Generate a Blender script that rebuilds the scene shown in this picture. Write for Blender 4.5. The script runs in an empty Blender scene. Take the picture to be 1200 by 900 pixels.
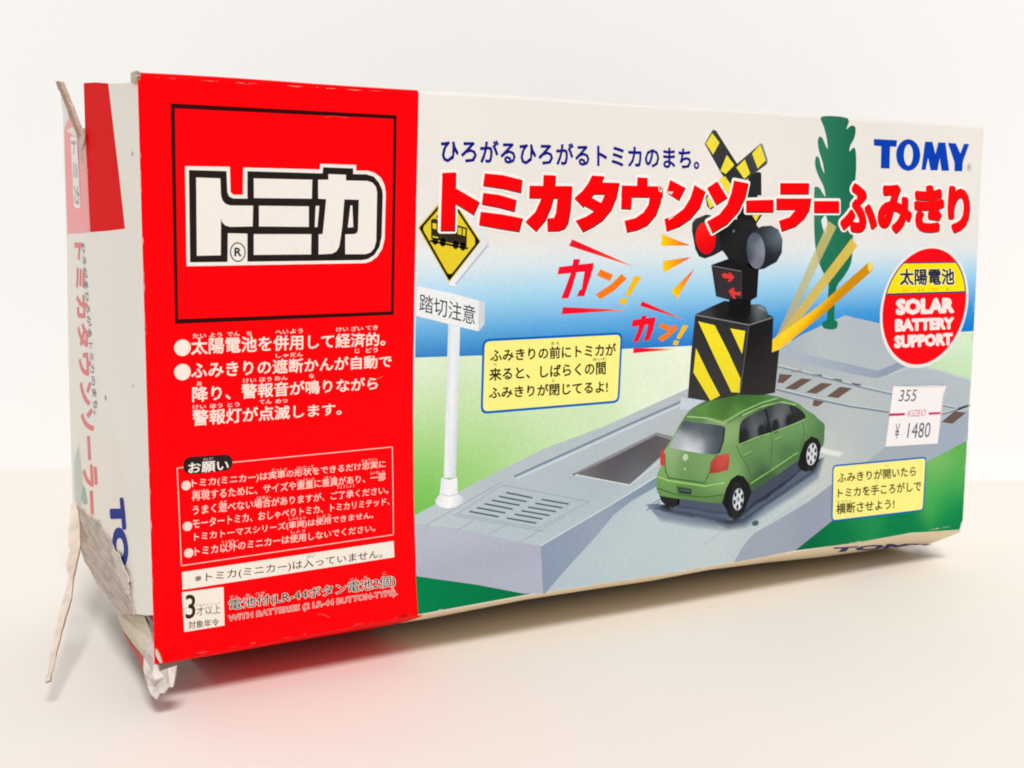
# A worn cardboard toy box standing on a white table in front of a white wall.
# Lengths below are millimetres in the box's own frame: x along the front panel,
# y into the depth of the box, z up; the table top is at z = ZT.
import bpy, math, random
from mathutils import Vector, Matrix
from mathutils.geometry import delaunay_2d_cdt, tessellate_polygon

random.seed(7)
SC = bpy.context.scene
COL = SC.collection
ZT = -11.0            # table top, below the front lower edge of the box
W, H, DEP = 250.0, 124.0, 78.0
K = 0.001

# ------------------------------------------------------------------ camera
cam_d = bpy.data.cameras.new('camera')
cam = bpy.data.objects.new('camera', cam_d)
COL.objects.link(cam)
right = Vector((0.86572424, -0.5004619, 0.00770909))
up = Vector((0.05731367, 0.11442137, 0.99177764))
fwd = Vector((0.49722901, 0.85816411, -0.12774066))
rot = Matrix((right, up, -fwd)).transposed().to_4x4()
cam.matrix_world = Matrix.Translation(Vector((-66.503 * K, -266.351 * K, (95.113 - ZT) * K))) @ rot
cam_d.sensor_width = 36
cam_d.lens = 45
cam_d.clip_start = 0.01
cam_d.clip_end = 50
cam_d.dof.use_dof = True
cam_d.dof.focus_distance = 0.315
cam_d.dof.aperture_fstop = 62
SC.camera = cam
SC.cycles.filter_width = 1.9

# ------------------------------------------------------------------ light
world = bpy.data.worlds.new('World')
SC.world = world
world.use_nodes = True
bg = world.node_tree.nodes['Background']
bg.inputs[0].default_value = (0.985, 0.99, 1.0, 1)
bg.inputs[1].default_value = 0.27


def area(name, loc, target, sx, sy, power, col):
    d = bpy.data.lights.new(name, 'AREA')
    d.shape = 'RECTANGLE'; d.size = sx; d.size_y = sy
    d.energy = power; d.color = col
    o = bpy.data.objects.new(name, d)
    COL.objects.link(o)
    o.location = loc
    o.rotation_euler = (Vector(target) - Vector(loc)).to_track_quat('-Z', 'Y').to_euler()
    return o


area('room_lamp', (-0.75, -2.46, 2.98), (0.10, 0.03, 0.03), 1.1, 0.85, 123.0, (0.985, 0.99, 1.0))

SC.view_settings.view_transform = 'Standard'
SC.view_settings.look = 'None'
SC.view_settings.exposure = 0.0
SC.view_settings.gamma = 1.0
SC.view_settings.use_curve_mapping = False


# ------------------------------------------------------------------ materials
def lin(c):
    out = []
    for v in c[:3]:
        v = v / 255.0
        out.append(v / 12.92 if v <= 0.04045 else ((v + 0.055) / 1.055) ** 2.4)
    return tuple(out)


def nodes_of(name):
    m = bpy.data.materials.new(name)
    m.use_nodes = True
    return m, m.node_tree, m.node_tree.nodes['Principled BSDF']


def ink_material(name, rough, spec, grain, translucent=False, coat=0.0, bump=0.0):
    m, t, b = nodes_of(name)
    a = t.nodes.new('ShaderNodeAttribute'); a.attribute_name = 'ink'
    tc = t.nodes.new('ShaderNodeTexCoord')
    n1 = t.nodes.new('ShaderNodeTexNoise'); n1.inputs['Scale'].default_value = 2600; n1.inputs['Detail'].default_value = 2
    n2 = t.nodes.new('ShaderNodeTexNoise'); n2.inputs['Scale'].default_value = 28; n2.inputs['Detail'].default_value = 4
    t.links.new(tc.outputs['Object'], n1.inputs['Vector'])
    t.links.new(tc.outputs['Object'], n2.inputs['Vector'])
    r1 = t.nodes.new('ShaderNodeMapRange')
    r1.inputs[1].default_value = 0.25; r1.inputs[2].default_value = 0.75
    r1.inputs[3].default_value = 1 - grain; r1.inputs[4].default_value = 1 + grain
    t.links.new(n1.outputs[0], r1.inputs[0])
    r2 = t.nodes.new('ShaderNodeMapRange')
    r2.inputs[1].default_value = 0.3; r2.inputs[2].default_value = 0.7
    r2.inputs[3].default_value = 0.965; r2.inputs[4].default_value = 1.02
    t.links.new(n2.outputs[0], r2.inputs[0])
    mu = t.nodes.new('ShaderNodeMath'); mu.operation = 'MULTIPLY'
    t.links.new(r1.outputs[0], mu.inputs[0]); t.links.new(r2.outputs[0], mu.inputs[1])
    vm = t.nodes.new('ShaderNodeVectorMath'); vm.operation = 'SCALE'
    t.links.new(a.outputs['Color'], vm.inputs[0]); t.links.new(mu.outputs[0], vm.inputs['Scale'])
    t.links.new(vm.outputs[0], b.inputs['Base Color'])
    b.inputs['Roughness'].default_value = rough
    b.inputs['Specular IOR Level'].default_value = spec
    b.inputs['Coat Weight'].default_value = coat
    b.inputs['Coat Roughness'].default_value = 0.28
    if translucent:
        t.links.new(a.outputs['Alpha'], b.inputs['Alpha'])
    if bump:
        bp = t.nodes.new('ShaderNodeBump'); bp.inputs['Strength'].default_value = bump
        bp.inputs['Distance'].default_value = 0.001
        t.links.new(n2.outputs[0], bp.inputs['Height'])
        t.links.new(bp.outputs[0], b.inputs['Normal'])
    return m


INK = ink_material('printed_ink', 0.42, 0.045, 0.035)
INK_P = ink_material('printed_picture_ink', 0.42, 0.045, 0.07)
INK_T = ink_material('overprinted_ink', 0.42, 0.07, 0.08, translucent=True)
GLOSS = ink_material('glossy_printed_card', 0.30, 0.6, 0.03, coat=0.5, bump=0.08)
SEMI = ink_material('half_gloss_printed_card', 0.35, 0.35, 0.04, coat=0.15)
SATIN = ink_material('satin_printed_card', 0.55, 0.04, 0.05)


def plain(name, c, rough=0.7, spec=0.2, scale=300.0, var=0.12, bump=0.0, bscale=900.0, dist=0.0004, stretch=(1, 1, 1)):
    m, t, b = nodes_of(name)
    tc = t.nodes.new('ShaderNodeTexCoord')
    mp = t.nodes.new('ShaderNodeMapping'); mp.inputs['Scale'].default_value = stretch
    t.links.new(tc.outputs['Object'], mp.inputs['Vector'])
    n = t.nodes.new('ShaderNodeTexNoise'); n.inputs['Scale'].default_value = scale; n.inputs['Detail'].default_value = 5
    t.links.new(mp.outputs[0], n.inputs['Vector'])
    rp = t.nodes.new('ShaderNodeValToRGB')
    c = lin(c)
    rp.color_ramp.elements[0].position = 0.3; rp.color_ramp.elements[1].position = 0.7
    rp.color_ramp.elements[0].color = tuple(max(0, v * (1 - var)) for v in c) + (1,)
    rp.color_ramp.elements[1].color = tuple(min(1, v * (1 + var)) for v in c) + (1,)
    t.links.new(n.outputs[0], rp.inputs[0])
    t.links.new(rp.outputs[0], b.inputs['Base Color'])
    b.inputs['Roughness'].default_value = rough
    b.inputs['Specular IOR Level'].default_value = spec
    if bump:
        n2 = t.nodes.new('ShaderNodeTexNoise'); n2.inputs['Scale'].default_value = bscale; n2.inputs['Detail'].default_value = 6
        t.links.new(mp.outputs[0], n2.inputs['Vector'])
        bp = t.nodes.new('ShaderNodeBump'); bp.inputs['Strength'].default_value = bump
        bp.inputs['Distance'].default_value = dist
        t.links.new(n2.outputs[0], bp.inputs['Height'])
        t.links.new(bp.outputs[0], b.inputs['Normal'])
    return m


M_TABLE = plain('white_table_laminate', (239, 232, 223), 0.55, 0.25, 6.0, 0.02, 0.04, 400.0)
M_WALL = plain('white_wall_paint', (245, 244, 243), 0.8, 0.1, 4.0, 0.015, 0.05, 250.0)
M_CARD = plain('cream_cardboard', (222, 210, 190), 0.75, 0.15, 500.0, 0.06, 0.15, 1500.0)
M_PULP = plain('torn_grey_pulp', (204, 191, 180), 0.95, 0.05, 520.0, 0.22, 0.6, 1300.0, 0.0004, (1, .22, 1))
M_TEAR = plain('torn_card_edge', (190, 160, 144), 0.95, 0.05, 900.0, 0.25, 0.7, 1500.0)
M_PAPER = plain('torn_white_paper', (222, 212, 204), 0.9, 0.05, 400.0, 0.12, 0.6, 900.0)
M_STRIP = plain('torn_tan_card', (226, 208, 192), 0.9, 0.05, 200.0, 0.14, 0.35, 700.0)

# ------------------------------------------------------------------ objects
root = bpy.data.objects.new('toy_box', None)
COL.objects.link(root)
ROOT = Vector((125.0, 39.0, 0.0))
root.location = (ROOT.x * K, ROOT.y * K, 0)
root.empty_display_size = 0.05
root['label'] = 'worn red and white cardboard toy box with level crossing picture, its left end torn'
root['category'] = 'toy box'


def loc3(p):
    """millimetres in the box frame -> metres relative to the box's Empty"""
    return ((p[0] - ROOT.x) * K, (p[1] - ROOT.y) * K, (p[2] - ZT) * K)


def link(name, verts, faces, mats, parent=root, cols=None, fmat=None, smooth=False, label=None):
    me = bpy.data.meshes.new(name)
    me.from_pydata([loc3(v) for v in verts], [], faces)
    for m in mats:
        me.materials.append(m)
    if cols is not None:
        at = me.attributes.new('ink', 'FLOAT_COLOR', 'POINT')
        flat = []
        for c in cols:
            flat += list(c) if len(c) == 4 else list(c) + [1.0]
        at.data.foreach_set('color', flat)
    if fmat:
        for p, i in zip(me.polygons, fmat):
            p.material_index = i
    if smooth:
        for p in me.polygons:
            p.use_smooth = True
    me.update()
    o = bpy.data.objects.new(name, me)
    COL.objects.link(o)
    if parent:
        o.parent = parent
    if label:
        o['label'] = label
    return o


# ---- colour fills of the print: every fill maps a point of the sheet to a colour
CAP = 0.93


def C(c):
    a = c[3] if len(c) > 3 else 1.0
    return tuple(min(CAP, v) for v in lin(c)) + (a,)


def flat(c):
    v = C(c)
    return lambda p: v


def mix(a, b, t):
    return tuple(x + (y - x) * t for x, y in zip(a, b))


def grad(p0, p1, stops):
    st = [(s, C(c)) for s, c in stops]
    dx, dz = p1[0] - p0[0], p1[1] - p0[1]
    n = dx * dx + dz * dz

    def f(p):
        t = ((p[0] - p0[0]) * dx + (p[1] - p0[1]) * dz) / n
        if t <= st[0][0]:
            return st[0][1]
        for (a, ca), (b, cb) in zip(st, st[1:]):
            if t <= b:
                return mix(ca, cb, (t - a) / (b - a))
        return st[-1][1]
    return f


def ramp(line, cols):
    """evenly spaced stops from the first to the second point of a line"""
    n = len(cols) - 1
    return grad(line[0], line[1], [(i / n, c) for i, c in enumerate(cols)])


def idw(pts, cols, power=3.0):
    """smooth blend of colour samples (normalised Gaussian weights)"""
    cs = [C(c) for c in cols]
    near = sorted(min((a[0] - b[0]) ** 2 + (a[1] - b[1]) ** 2 for b in pts if b is not a) for a in pts)
    s2 = near[len(near) // 2] * 0.30

    def f(p):
        ws = 0.0; acc = [0, 0, 0, 0]
        for q, c in zip(pts, cs):
            d = (p[0] - q[0]) ** 2 + (p[1] - q[1]) ** 2
            w = math.exp(-min(60, d / (2 * s2))) + 1e-12 / (d + 1)
            ws += w
            for i in range(4):
                acc[i] += c[i] * w
        return tuple(a / ws for a in acc)
    return f


STEP = 0.0024       # mm between one printed layer and the next


class Print:
    """a sheet of printed shapes: one mesh, flat on the panel it is printed on"""
    def __init__(self, surf=None):
        self.v, self.f, self.c = [], [], []
        self.surf = surf or (lambda p, off: (p[0], -off, p[1]))
        self.used_alpha = False

    def tris(self, verts, faces, fill, lay):
        if not callable(fill):
            fill = flat(fill)
        n = len(self.v)
        off = 0.02 + lay * STEP
        for p in verts:
            self.v.append(self.surf(p, off))
            c = fill(p)
            if c[3] < 0.999:
                self.used_alpha = True
            self.c.append(c)
        for f in faces:
            self.f.append(tuple(n + i for i in f))

    def poly(self, pts, fill, lay, grid=None):
        vs = [Vector(p) for p in pts]
        ext = []
        if grid:
            x0 = min(p[0] for p in pts); x1 = max(p[0] for p in pts)
            z0 = min(p[1] for p in pts); z1 = max(p[1] for p in pts)
            nx, nz = int((x1 - x0) / grid) + 1, int((z1 - z0) / grid) + 1
            ext = [Vector((x0 + (i + 0.5) * grid, z0 + (j + 0.5) * grid)) for i in range(nx) for j in range(nz)]
            # densify the outline too
            d = []
            for a, b in zip(vs, vs[1:] + vs[:1]):
                k = max(1, int((b - a).length / grid))
                d += [a + (b - a) * (i / k) for i in range(k)]
            vs = d
        r = delaunay_2d_cdt(vs + ext, [], [list(range(len(vs)))], 1, 1e-5)
        used = sorted({i for f in r[2] for i in f})
        m = {o: i for i, o in enumerate(used)}
        self.tris([r[0][i] for i in used], [tuple(m[i] for i in f) for f in r[2]], fill, lay)

    def shape(self, vt, fill, lay):
        self.tris(vt[0], vt[1], fill, lay)

    def line(self, pts, w, fill, lay, closed=False):
        self.shape(stroke(pts, w, closed), fill, lay)

    def text(self, s, quad, col, lay, w=0.0, fit=None):
        """lettering stretched to a quad; 'fit' is the weight whose extent fills the quad (for outlines)"""
        vs, fs = text2d(s, w)
        ref = vs if fit is None else text2d(s, fit)[0]
        x0 = min(v[0] for v in ref); x1 = max(v[0] for v in ref)
        y0 = min(v[1] for v in ref); y1 = max(v[1] for v in ref)
        tl, tr, br, bl = quad
        out = []
        for v in vs:
            u = (v[0] - x0) / (x1 - x0); t = (v[1] - y0) / (y1 - y0)
            out.append(tuple((bl[i] * (1 - u) + br[i] * u) * (1 - t) + (tl[i] * (1 - u) + tr[i] * u) * t for i in range(len(tl))))
        self.tris(out, fs, col, lay)

    def soft(self, pts, c, lay, feather):
        """patch of printed shade whose rim fades out"""
        n = len(pts)
        ctr = (sum(q[0] for q in pts) / n, sum(q[1] for q in pts) / n)
        inner = [Vector(q) for q in pts]
        ring_ = []
        for i in range(n):
            a, b = inner[i - 1], inner[(i + 1) % n]
            d = (b - a); nn = Vector((d.y, -d.x)).normalized()
            if nn.dot(inner[i] - Vector(ctr)) < 0:
                nn = -nn
            ring_.append(inner[i] + nn * feather)
        full = C(c); zero = full[:3] + (0.0,)
        self.poly([tuple(q) for q in inner], lambda q: full, lay)
        vs = [tuple(q) for q in inner] + [tuple(q) for q in ring_]
        m = len(self.v)
        self.tris(vs, [(i, (i + 1) % n, n + (i + 1) % n, n + i) for i in range(n)], lambda q: full, lay)
        for i in range(n):
            self.c[m + n + i] = zero
        self.used_alpha = True

    def build(self, name, parent, mat=None, label=None):
        m = mat or (INK_T if self.used_alpha else INK)
        return link(name, self.v, self.f, [m], parent, self.c, label=label)


def union(polys):
    vs, fs = [], []
    for p in polys:
        p = [(q[0], q[1]) for q in p]
        sa = sum(a[0] * b[1] - a[1] * b[0] for a, b in zip(p, p[1:] + p[:1])) / 2
        longest = max(math.hypot(a[0] - b[0], a[1] - b[1]) for a, b in zip(p, p[1:] + p[:1]))
        if abs(sa) < 2e-5 * longest or abs(sa) < 1e-9:
            continue
        if sa < 0:
            p.reverse()
        n = len(vs)
        vs += [Vector(q) for q in p]
        fs.append(list(range(n, n + len(p))))
    r = delaunay_2d_cdt(vs, [], fs, 0, 1e-6)
    return [tuple(v) for v in r[0]], [tuple(f) for f, o in zip(r[2], r[5]) if o]   # faces covered by some input shape


def mesh_area(vt):
    t = 0.0
    for f in vt[1]:
        p = [vt[0][i] for i in f]
        t += abs(sum(a[0] * b[1] - a[1] * b[0] for a, b in zip(p, p[1:] + p[:1]))) / 2
    return t


def boundary(vt):
    cnt = {}
    for f in vt[1]:
        for a, b in zip(f, f[1:] + f[:1]):
            k = (min(a, b), max(a, b))
            cnt[k] = cnt.get(k, 0) + 1
    return [k for k, n in cnt.items() if n == 1]


def dilate(vt, r, n=8):
    """grow a flat shape by r; a union that failed (it fills the gaps) is tried again a little thinner"""
    lim = mesh_area(vt) + sum((Vector(vt[0][a][:2]) - Vector(vt[0][b][:2])).length for a, b in boundary(vt)) * r * 1.15
    for k in range(8):
        out = grow(vt, r * (1 - 0.017 * k), n)
        if mesh_area(out) < lim:
            return out
    print('UNION FAILED', r)
    return vt


def grow(vt, r, n):
    vs = vt[0]
    polys = [[vs[i] for i in f] for f in vt[1]]
    used = set()
    for a, b in boundary(vt):
        pa, pb = Vector(vs[a][:2]), Vector(vs[b][:2])
        d = pb - pa
        if d.length < 1e-7:
            continue
        nn = Vector((-d.y, d.x)).normalized() * r
        polys.append([pa + nn, pa - nn, pb - nn, pb + nn])
        for i, p in ((a, pa), (b, pb)):
            if i not in used:
                used.add(i)
                polys.append([(p.x + r * math.cos((k + 0.5) * 2 * math.pi / n) * 1.04, p.y + r * math.sin((k + 0.5) * 2 * math.pi / n) * 1.04) for k in range(n)])
    return union(polys)


def stroke(pts, w, closed=False):
    pts = [Vector(p) for p in pts]
    polys = []
    segs = list(zip(pts, pts[1:])) + ([(pts[-1], pts[0])] if closed else [])
    h = w / 2
    for a, b in segs:
        d = b - a
        if d.length < 1e-6:
            continue
        e = d.normalized(); nn = Vector((-e.y, e.x)) * h
        polys.append([a + nn, a - nn, b - nn, b + nn])
    mids = pts if closed else pts[1:-1]
    for p in mids:
        polys.append([(p.x + h * math.cos(k * math.pi / 4 + .39) * 1.05, p.y + h * math.sin(k * math.pi / 4 + .39) * 1.05) for k in range(8)])
    return union(polys)


def ring(c, rx, rz, n=28, a0=0.0):
    return [(c[0] + rx * math.cos(a0 + k * 2 * math.pi / n), c[1] + rz * math.sin(a0 + k * 2 * math.pi / n)) for k in range(n)]


def conic(top, rgt, bot, lft, n=48):
    """ellipse through its four extreme points (highest, rightmost, lowest, leftmost)"""
    cx = (rgt[0] + lft[0]) / 2; cz = (top[1] + bot[1]) / 2
    a = (rgt[0] - lft[0]) / 2; b = (top[1] - bot[1]) / 2
    t = max(-.95, min(.95, ((top[0] - bot[0]) / 2 / a + (rgt[1] - lft[1]) / 2 / b) / 2))
    ph = math.asin(t)
    return [(cx + a * math.cos(k * 2 * math.pi / n), cz + b * math.sin(k * 2 * math.pi / n + ph)) for k in range(n)]


def curve(pts, k=4):
    """closed smooth outline through the points (Catmull-Rom)"""
    out = []
    n = len(pts)
    for i in range(n):
        p0, p1, p2, p3 = (Vector(pts[(i + o) % n]) for o in (-1, 0, 1, 2))
        for j in range(k):
            t = j / k
            out.append(tuple(0.5 * ((2 * p1) + (p2 - p0) * t + (2 * p0 - 5 * p1 + 4 * p2 - p3) * t * t + (3 * p1 - p0 - 3 * p2 + p3) * t ** 3)))
    return out


def rounded(q, r, n=5):
    """four-cornered sheet with rounded corners"""
    out = []
    for i in range(4):
        p = Vector(q[i]); a = (Vector(q[i - 1]) - p).normalized(); b = (Vector(q[(i + 1) % 4]) - p).normalized()
        for k in range(n + 1):
            t = k / n
            out.append(tuple(p + a * r * (1 - t) ** 2 + b * r * t ** 2))
    return out


def inset(q, d):
    c = Vector((sum(p[0] for p in q) / 4, sum(p[1] for p in q) / 4))
    out = []
    for i in range(4):
        p = Vector(q[i]); a = (Vector(q[i - 1]) - p).normalized(); b = (Vector(q[(i + 1) % 4]) - p).normalized()
        out.append(tuple(p + (a + b) * d))
    return out


_txt = {}


def text2d(s, w):
    """outline of a string as a flat mesh; small weights by the curve's own offset, large ones by dilation"""
    if (s, w) in _txt:
        return _txt[(s, w)]
    cu = bpy.data.curves.new('lettering', 'FONT')
    cu.body = s
    cu.resolution_u = 2 if len(s) > 3 else 4
    ob = bpy.data.objects.new('lettering', cu)
    COL.objects.link(ob)
    dg = bpy.context.evaluated_depsgraph_get()
    dg.update()
    me = bpy.data.meshes.new_from_object(ob.evaluated_get(dg))
    vs = [(v.co.x, v.co.y) for v in me.vertices]
    fs = [tuple(p.vertices) for p in me.polygons]
    bpy.data.objects.remove(ob)
    bpy.data.meshes.remove(me)
    bpy.data.curves.remove(cu)
    if w > 0.001:
        vs, fs = dilate((vs, fs), w, 8 if w > 0.03 else 6)
    _txt[(s, w)] = (vs, fs)
    return vs, fs


# colours of the print
RED = (250, 0, 8); WHITE = (240, 232, 222); CREAM = (231, 226, 220); BLACK = (38, 30, 28)
NAVY = (22, 22, 130); BLUE = (0, 62, 178); YEL = (255, 238, 135); DGREEN = (0, 126, 72)

# ------------------------------------------------------------------ the setting
def sheet(name, q, m):
    me = bpy.data.meshes.new(name)
    me.from_pydata(q, [], [(0, 1, 2, 3)])
    me.materials.append(m)
    o = bpy.data.objects.new(name, me)
    COL.objects.link(o)
    o['kind'] = 'structure'
    return o


# the wall stands square to the line of sight, 0.53 m from the camera; the table runs up to it
wa = Vector((13.4, 303.5)); wb = Vector((378.0, 78.1)); wd = (wb - wa).normalized(); wn = Vector((wd.y, -wd.x))
c0, c1 = wa - wd * 1500, wb + wd * 1500
sheet('tabletop', [(c0.x * K, c0.y * K, 0), (c1.x * K, c1.y * K, 0), ((c1 + wn * 1300).x * K, (c1 + wn * 1300).y * K, 0), ((c0 + wn * 1300).x * K, (c0 + wn * 1300).y * K, 0)], M_TABLE)
sheet('wall', [(c0.x * K, c0.y * K, -0.4), (c1.x * K, c1.y * K, -0.4), (c1.x * K, c1.y * K, 1.6), (c0.x * K, c0.y * K, 1.6)], M_WALL)

# ------------------------------------------------------------------ carton: front panel
ZB = [(0, 0.1), (8, 0.3), (26.5, 0.78), (62.5, 1.43), (95.7, 2.0), (141, 1.6), (161, 2.0), (181.6, 2.1), (203.8, 1.75), (227, 1.9), (244, 0.9), (250, 0.3)]
XB = [(62.87,124.17),(62.13,96.26),(61.65,76.78),(61.36,60.98),(61.26,46.98),(61.43,26.03),(61.96,14.22),(62.5,1.43)]


def interp(tab, x):
    if x <= tab[0][0]:
        return tab[0][1]
    for (a, va), (b, vb) in zip(tab, tab[1:]):
        if x <= b:
            return va + (vb - va) * (x - a) / (b - a)
    return tab[-1][1]


XBT = sorted((z, x) for x, z in XB)


def band_x(z):
    return interp(XBT, z)


xs = [0.0, 2, 5, 10, 16, 22, 30, 38, 46, 54, None, None, 70, 80, 90, 100, 115, 130, 145, 161, 175, 190, 204, 216, 227, 236, 244, 248, 250]
rows = [('b', 0), ('b', 1.0), 10, 20, 30, 40, 50, 60, 70, 80, 90, 100, 112, 120, H - 0.9, H - 0.2, H]
rowy = {14: 0.0, 15: 0.25, 16: 1.0}
v, f, c = [], [], []
for j, r in enumerate(rows):
    nb = 0
    for i, x in enumerate(xs):
        red = i <= 10
        if x is None:
            zz = r if not isinstance(r, tuple) else 1.43
            x = band_x(zz)
        z = interp(ZB, x) + r[1] if isinstance(r, tuple) else r
        y = rowy.get(j, 0.0)
        if j >= 14:
            z += 0.12 * math.sin(x * 0.09) * (1 if x > 3 else 0)
        v.append((x, y, z)); c.append(C(RED if red else CREAM))
n = len(xs)
for j in range(len(rows) - 1):
    for i in range(n - 1):
        if i == 10:
            continue
        a = j * n + i
        f.append((a, a + 1, a + n + 1, a + n))
front = link('front_panel', v, f, [INK], cols=c, label='front panel with red band and level crossing picture')

# back, top and right end panels
def box_panel(name, q, mat=M_CARD, t=(0, 0, 0)):
    vs = list(q) + [tuple(a + b for a, b in zip(p, t)) for p in q]
    fs = [(0, 1, 2, 3), (7, 6, 5, 4), (0, 4, 5, 1), (1, 5, 6, 2), (2, 6, 7, 3), (3, 7, 4, 0)]
    return link(name, vs, fs, [mat])


box_panel('back_panel', [(20, DEP, ZT + 0.6), (W - .5, DEP, ZT + 0.6), (W - .5, DEP, H - .6), (12, DEP, H - .6)], t=(0, -0.5, 0))
box_panel('top_panel', [(4, 1.0, H - 0.02), (W, 1.0, H - 0.02), (W, DEP + .4, H - .55), (8, DEP + .4, H - .55)], t=(0, 0, -0.5))
box_panel('end_panel', [(W - .1, 0.6, 1.0), (W - .1, DEP, ZT + .6), (W - .1, DEP, H - .7), (W - .1, 0.6, H - .7)], t=(-0.5, 0, 0))

# bottom panel: its front strip sags below the front edge
v, f, c = [], [], []
PROF = []
bx = [0.6, 2, 4, 8, 14, 22, 30, 40, 50, 57, 63.8, 63.8, 72, 85, 100, 120, 141, 161, 181, 204, 227, 240, 247, 250]
SAG = [(0, -0.6), (3, 0.0), (15, 0.7), (40, 1.0), (63, 1.4), (100, 1.0), (141, 1.0), (181, 1.6), (204, 2.4), (230, 3.2), (250, 2.9)]
nr = 7
for i, x in enumerate(bx):
    zb = interp(ZB, x)
    zs = zb - 5.0 - interp(SAG, x) + 0.18 * math.sin(x * 1.1) * (x > 60)
    prof = [(0.02, zb - 0.01), (1.2, zb - 0.75 - interp(SAG, x) * .12), (7.0, zb - 2.65 - interp(SAG, x) * .6), (14.0, zs), (22, max(ZT + .1, zs - 1.2)), (34, ZT + 0.12), (DEP, ZT + 0.12)]
    PROF.append((x, prof))
    for y, z in prof:
        xx = max(x, min(16.0, 1.1 * y)) if i < 10 else x      # its torn end runs back into the box
        v.append((xx, y, z)); c.append(C(RED if i <= 10 else (238, 220, 188)))
for i in range(len(bx) - 1):
    if i == 10:
        continue
    for j in range(nr - 1):
        a = i * nr + j
        f.append((a, a + 1, a + nr + 1, a + nr))
bottom = link('bottom_panel', v, f, [INK], cols=c, smooth=True, label='sagging bottom panel')
pb = Print(surf=lambda p, off: (p[0], p[1] - off * .3, p[2] - off))
def bottom_z(x, y):
    for (xa, pa_), (xb, pb_) in zip(PROF, PROF[1:]):
        if xa <= x < xb:
            t = (x - xa) / (xb - xa)
            return interp(pa_, y) * (1 - t) + interp(pb_, y) * t
    return interp(PROF[-1][1], y)


pb.text('TOMY', [(196.91,0.57,1.59),(252.55,13.6,-5.58),(258.95,21.24,-9.78),(202.1,7.83,-2.41)], (52, 52, 120), 6, 0.05)
pb.v = [(x, y, bottom_z(x, y) - 0.09) for x, y, z in pb.v]
pb.build('bottom_lettering', bottom)

# ------------------------------------------------------------------ the print on the front
# -- landscape
p = Print()
hz = [(61.84,63.14),(79.53,62.82),(143.59,62.44),(250.37,62.34)]
top_ = [(250.07,94.87),(142.64,91.47),(62.22,88.89)]
hx0, hx1 = hz[0][0], hz[3][0]
zl, zu = hz[1][1], top_[1][1]
SL = [(0, (52, 124, 192)), (.2, (92, 168, 220)), (.5, (168, 214, 238)), (.8, (222, 229, 230)), (1, CREAM)]
SR = [(0, (4, 118, 208)), (.25, (50, 150, 220)), (.55, (150, 206, 238)), (.85, (222, 230, 232)), (1, CREAM)]


def sky_fill(q):
    t = (q[1] - zl) / (zu - zl); s = min(1, max(0, (q[0] - hx0) / (hx1 - hx0)))
    def ev(st):
        if t <= 0: return C(st[0][1])
        for (a, ca), (b, cb) in zip(st, st[1:]):
            if t <= b: return mix(C(ca), C(cb), (t - a) / (b - a))
        return C(st[-1][1])
    return mix(ev(SL), ev(SR), s)


p.poly([hz[0], hz[1], hz[2], hz[3]] + top_, sky_fill, 0, 3.0)
gl = [(61.84,63.14),(79.53,62.82),(143.59,62.44),(250.37,62.34),(250.47,51.33),(249.95,28.6),(250,0.47),(227.31,2.06),(203.78,1.77),(181.58,2.36),(160.99,2.16),(141.25,1.65),(95.72,2.24),(62.5,1.64),(61.75,18.38),(61.34,34.83),(61.3,46.97)]
gp = [(62.61,61.91),(87.77,61.3),(139.4,61.5),(246.35,60.67),(62.59,50.91),(78.43,49.83),(97.6,50.65),(63.68,40.71),(78.48,41.54),(92.81,40.37),(110.25,47.67),(63.67,32.56),(76.18,34.45),(62.99,26.48),(243.48,49.08),(128.56,55.33)]
p.poly(gl, idw(gp, [(224,236,212),(226,238,212),(232,240,218),(214,232,204),(196,224,168),(200,226,176),(206,229,186),(160,210,128),(176,216,146),(186,220,160),(204,228,184),(128,196,92),(150,206,116),(98,182,66),(190,222,176),(224,236,208)], 3), 1, 3.0)
# dark grass in the corners
p.poly([(61.84,11.75),(78.64,7.78),(97.47,2.32),(95.72,2.24),(62.5,1.64)], ramp([(61.84,10.08),(88.28,4.28)], [(0,128,74),(0,112,66)]), 2)
p.poly([(180.94,2.37),(194.28,9.36),(213.2,17.25),(233.12,23.68),(250.06,29.66),(250,0.47),(227.31,2.06),(203.78,1.77)], idw([(248.78,28.96),(238.03,21.92),(245.87,17.21),(206.68,10.77),(183.82,2.58),(224.68,3.56),(246.89,3.67),(244.47,10.66),(200.13,6.41),(236.74,14.12)], [(96,172,84),(122,184,104),(84,176,84),(30,140,80),(0,104,60),(0,124,70),(0,126,72),(10,146,76),(0,116,66),(70,170,80)], 3), 2, 2.0)
p.build('printed_landscape', front, mat=INK_P)

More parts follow.
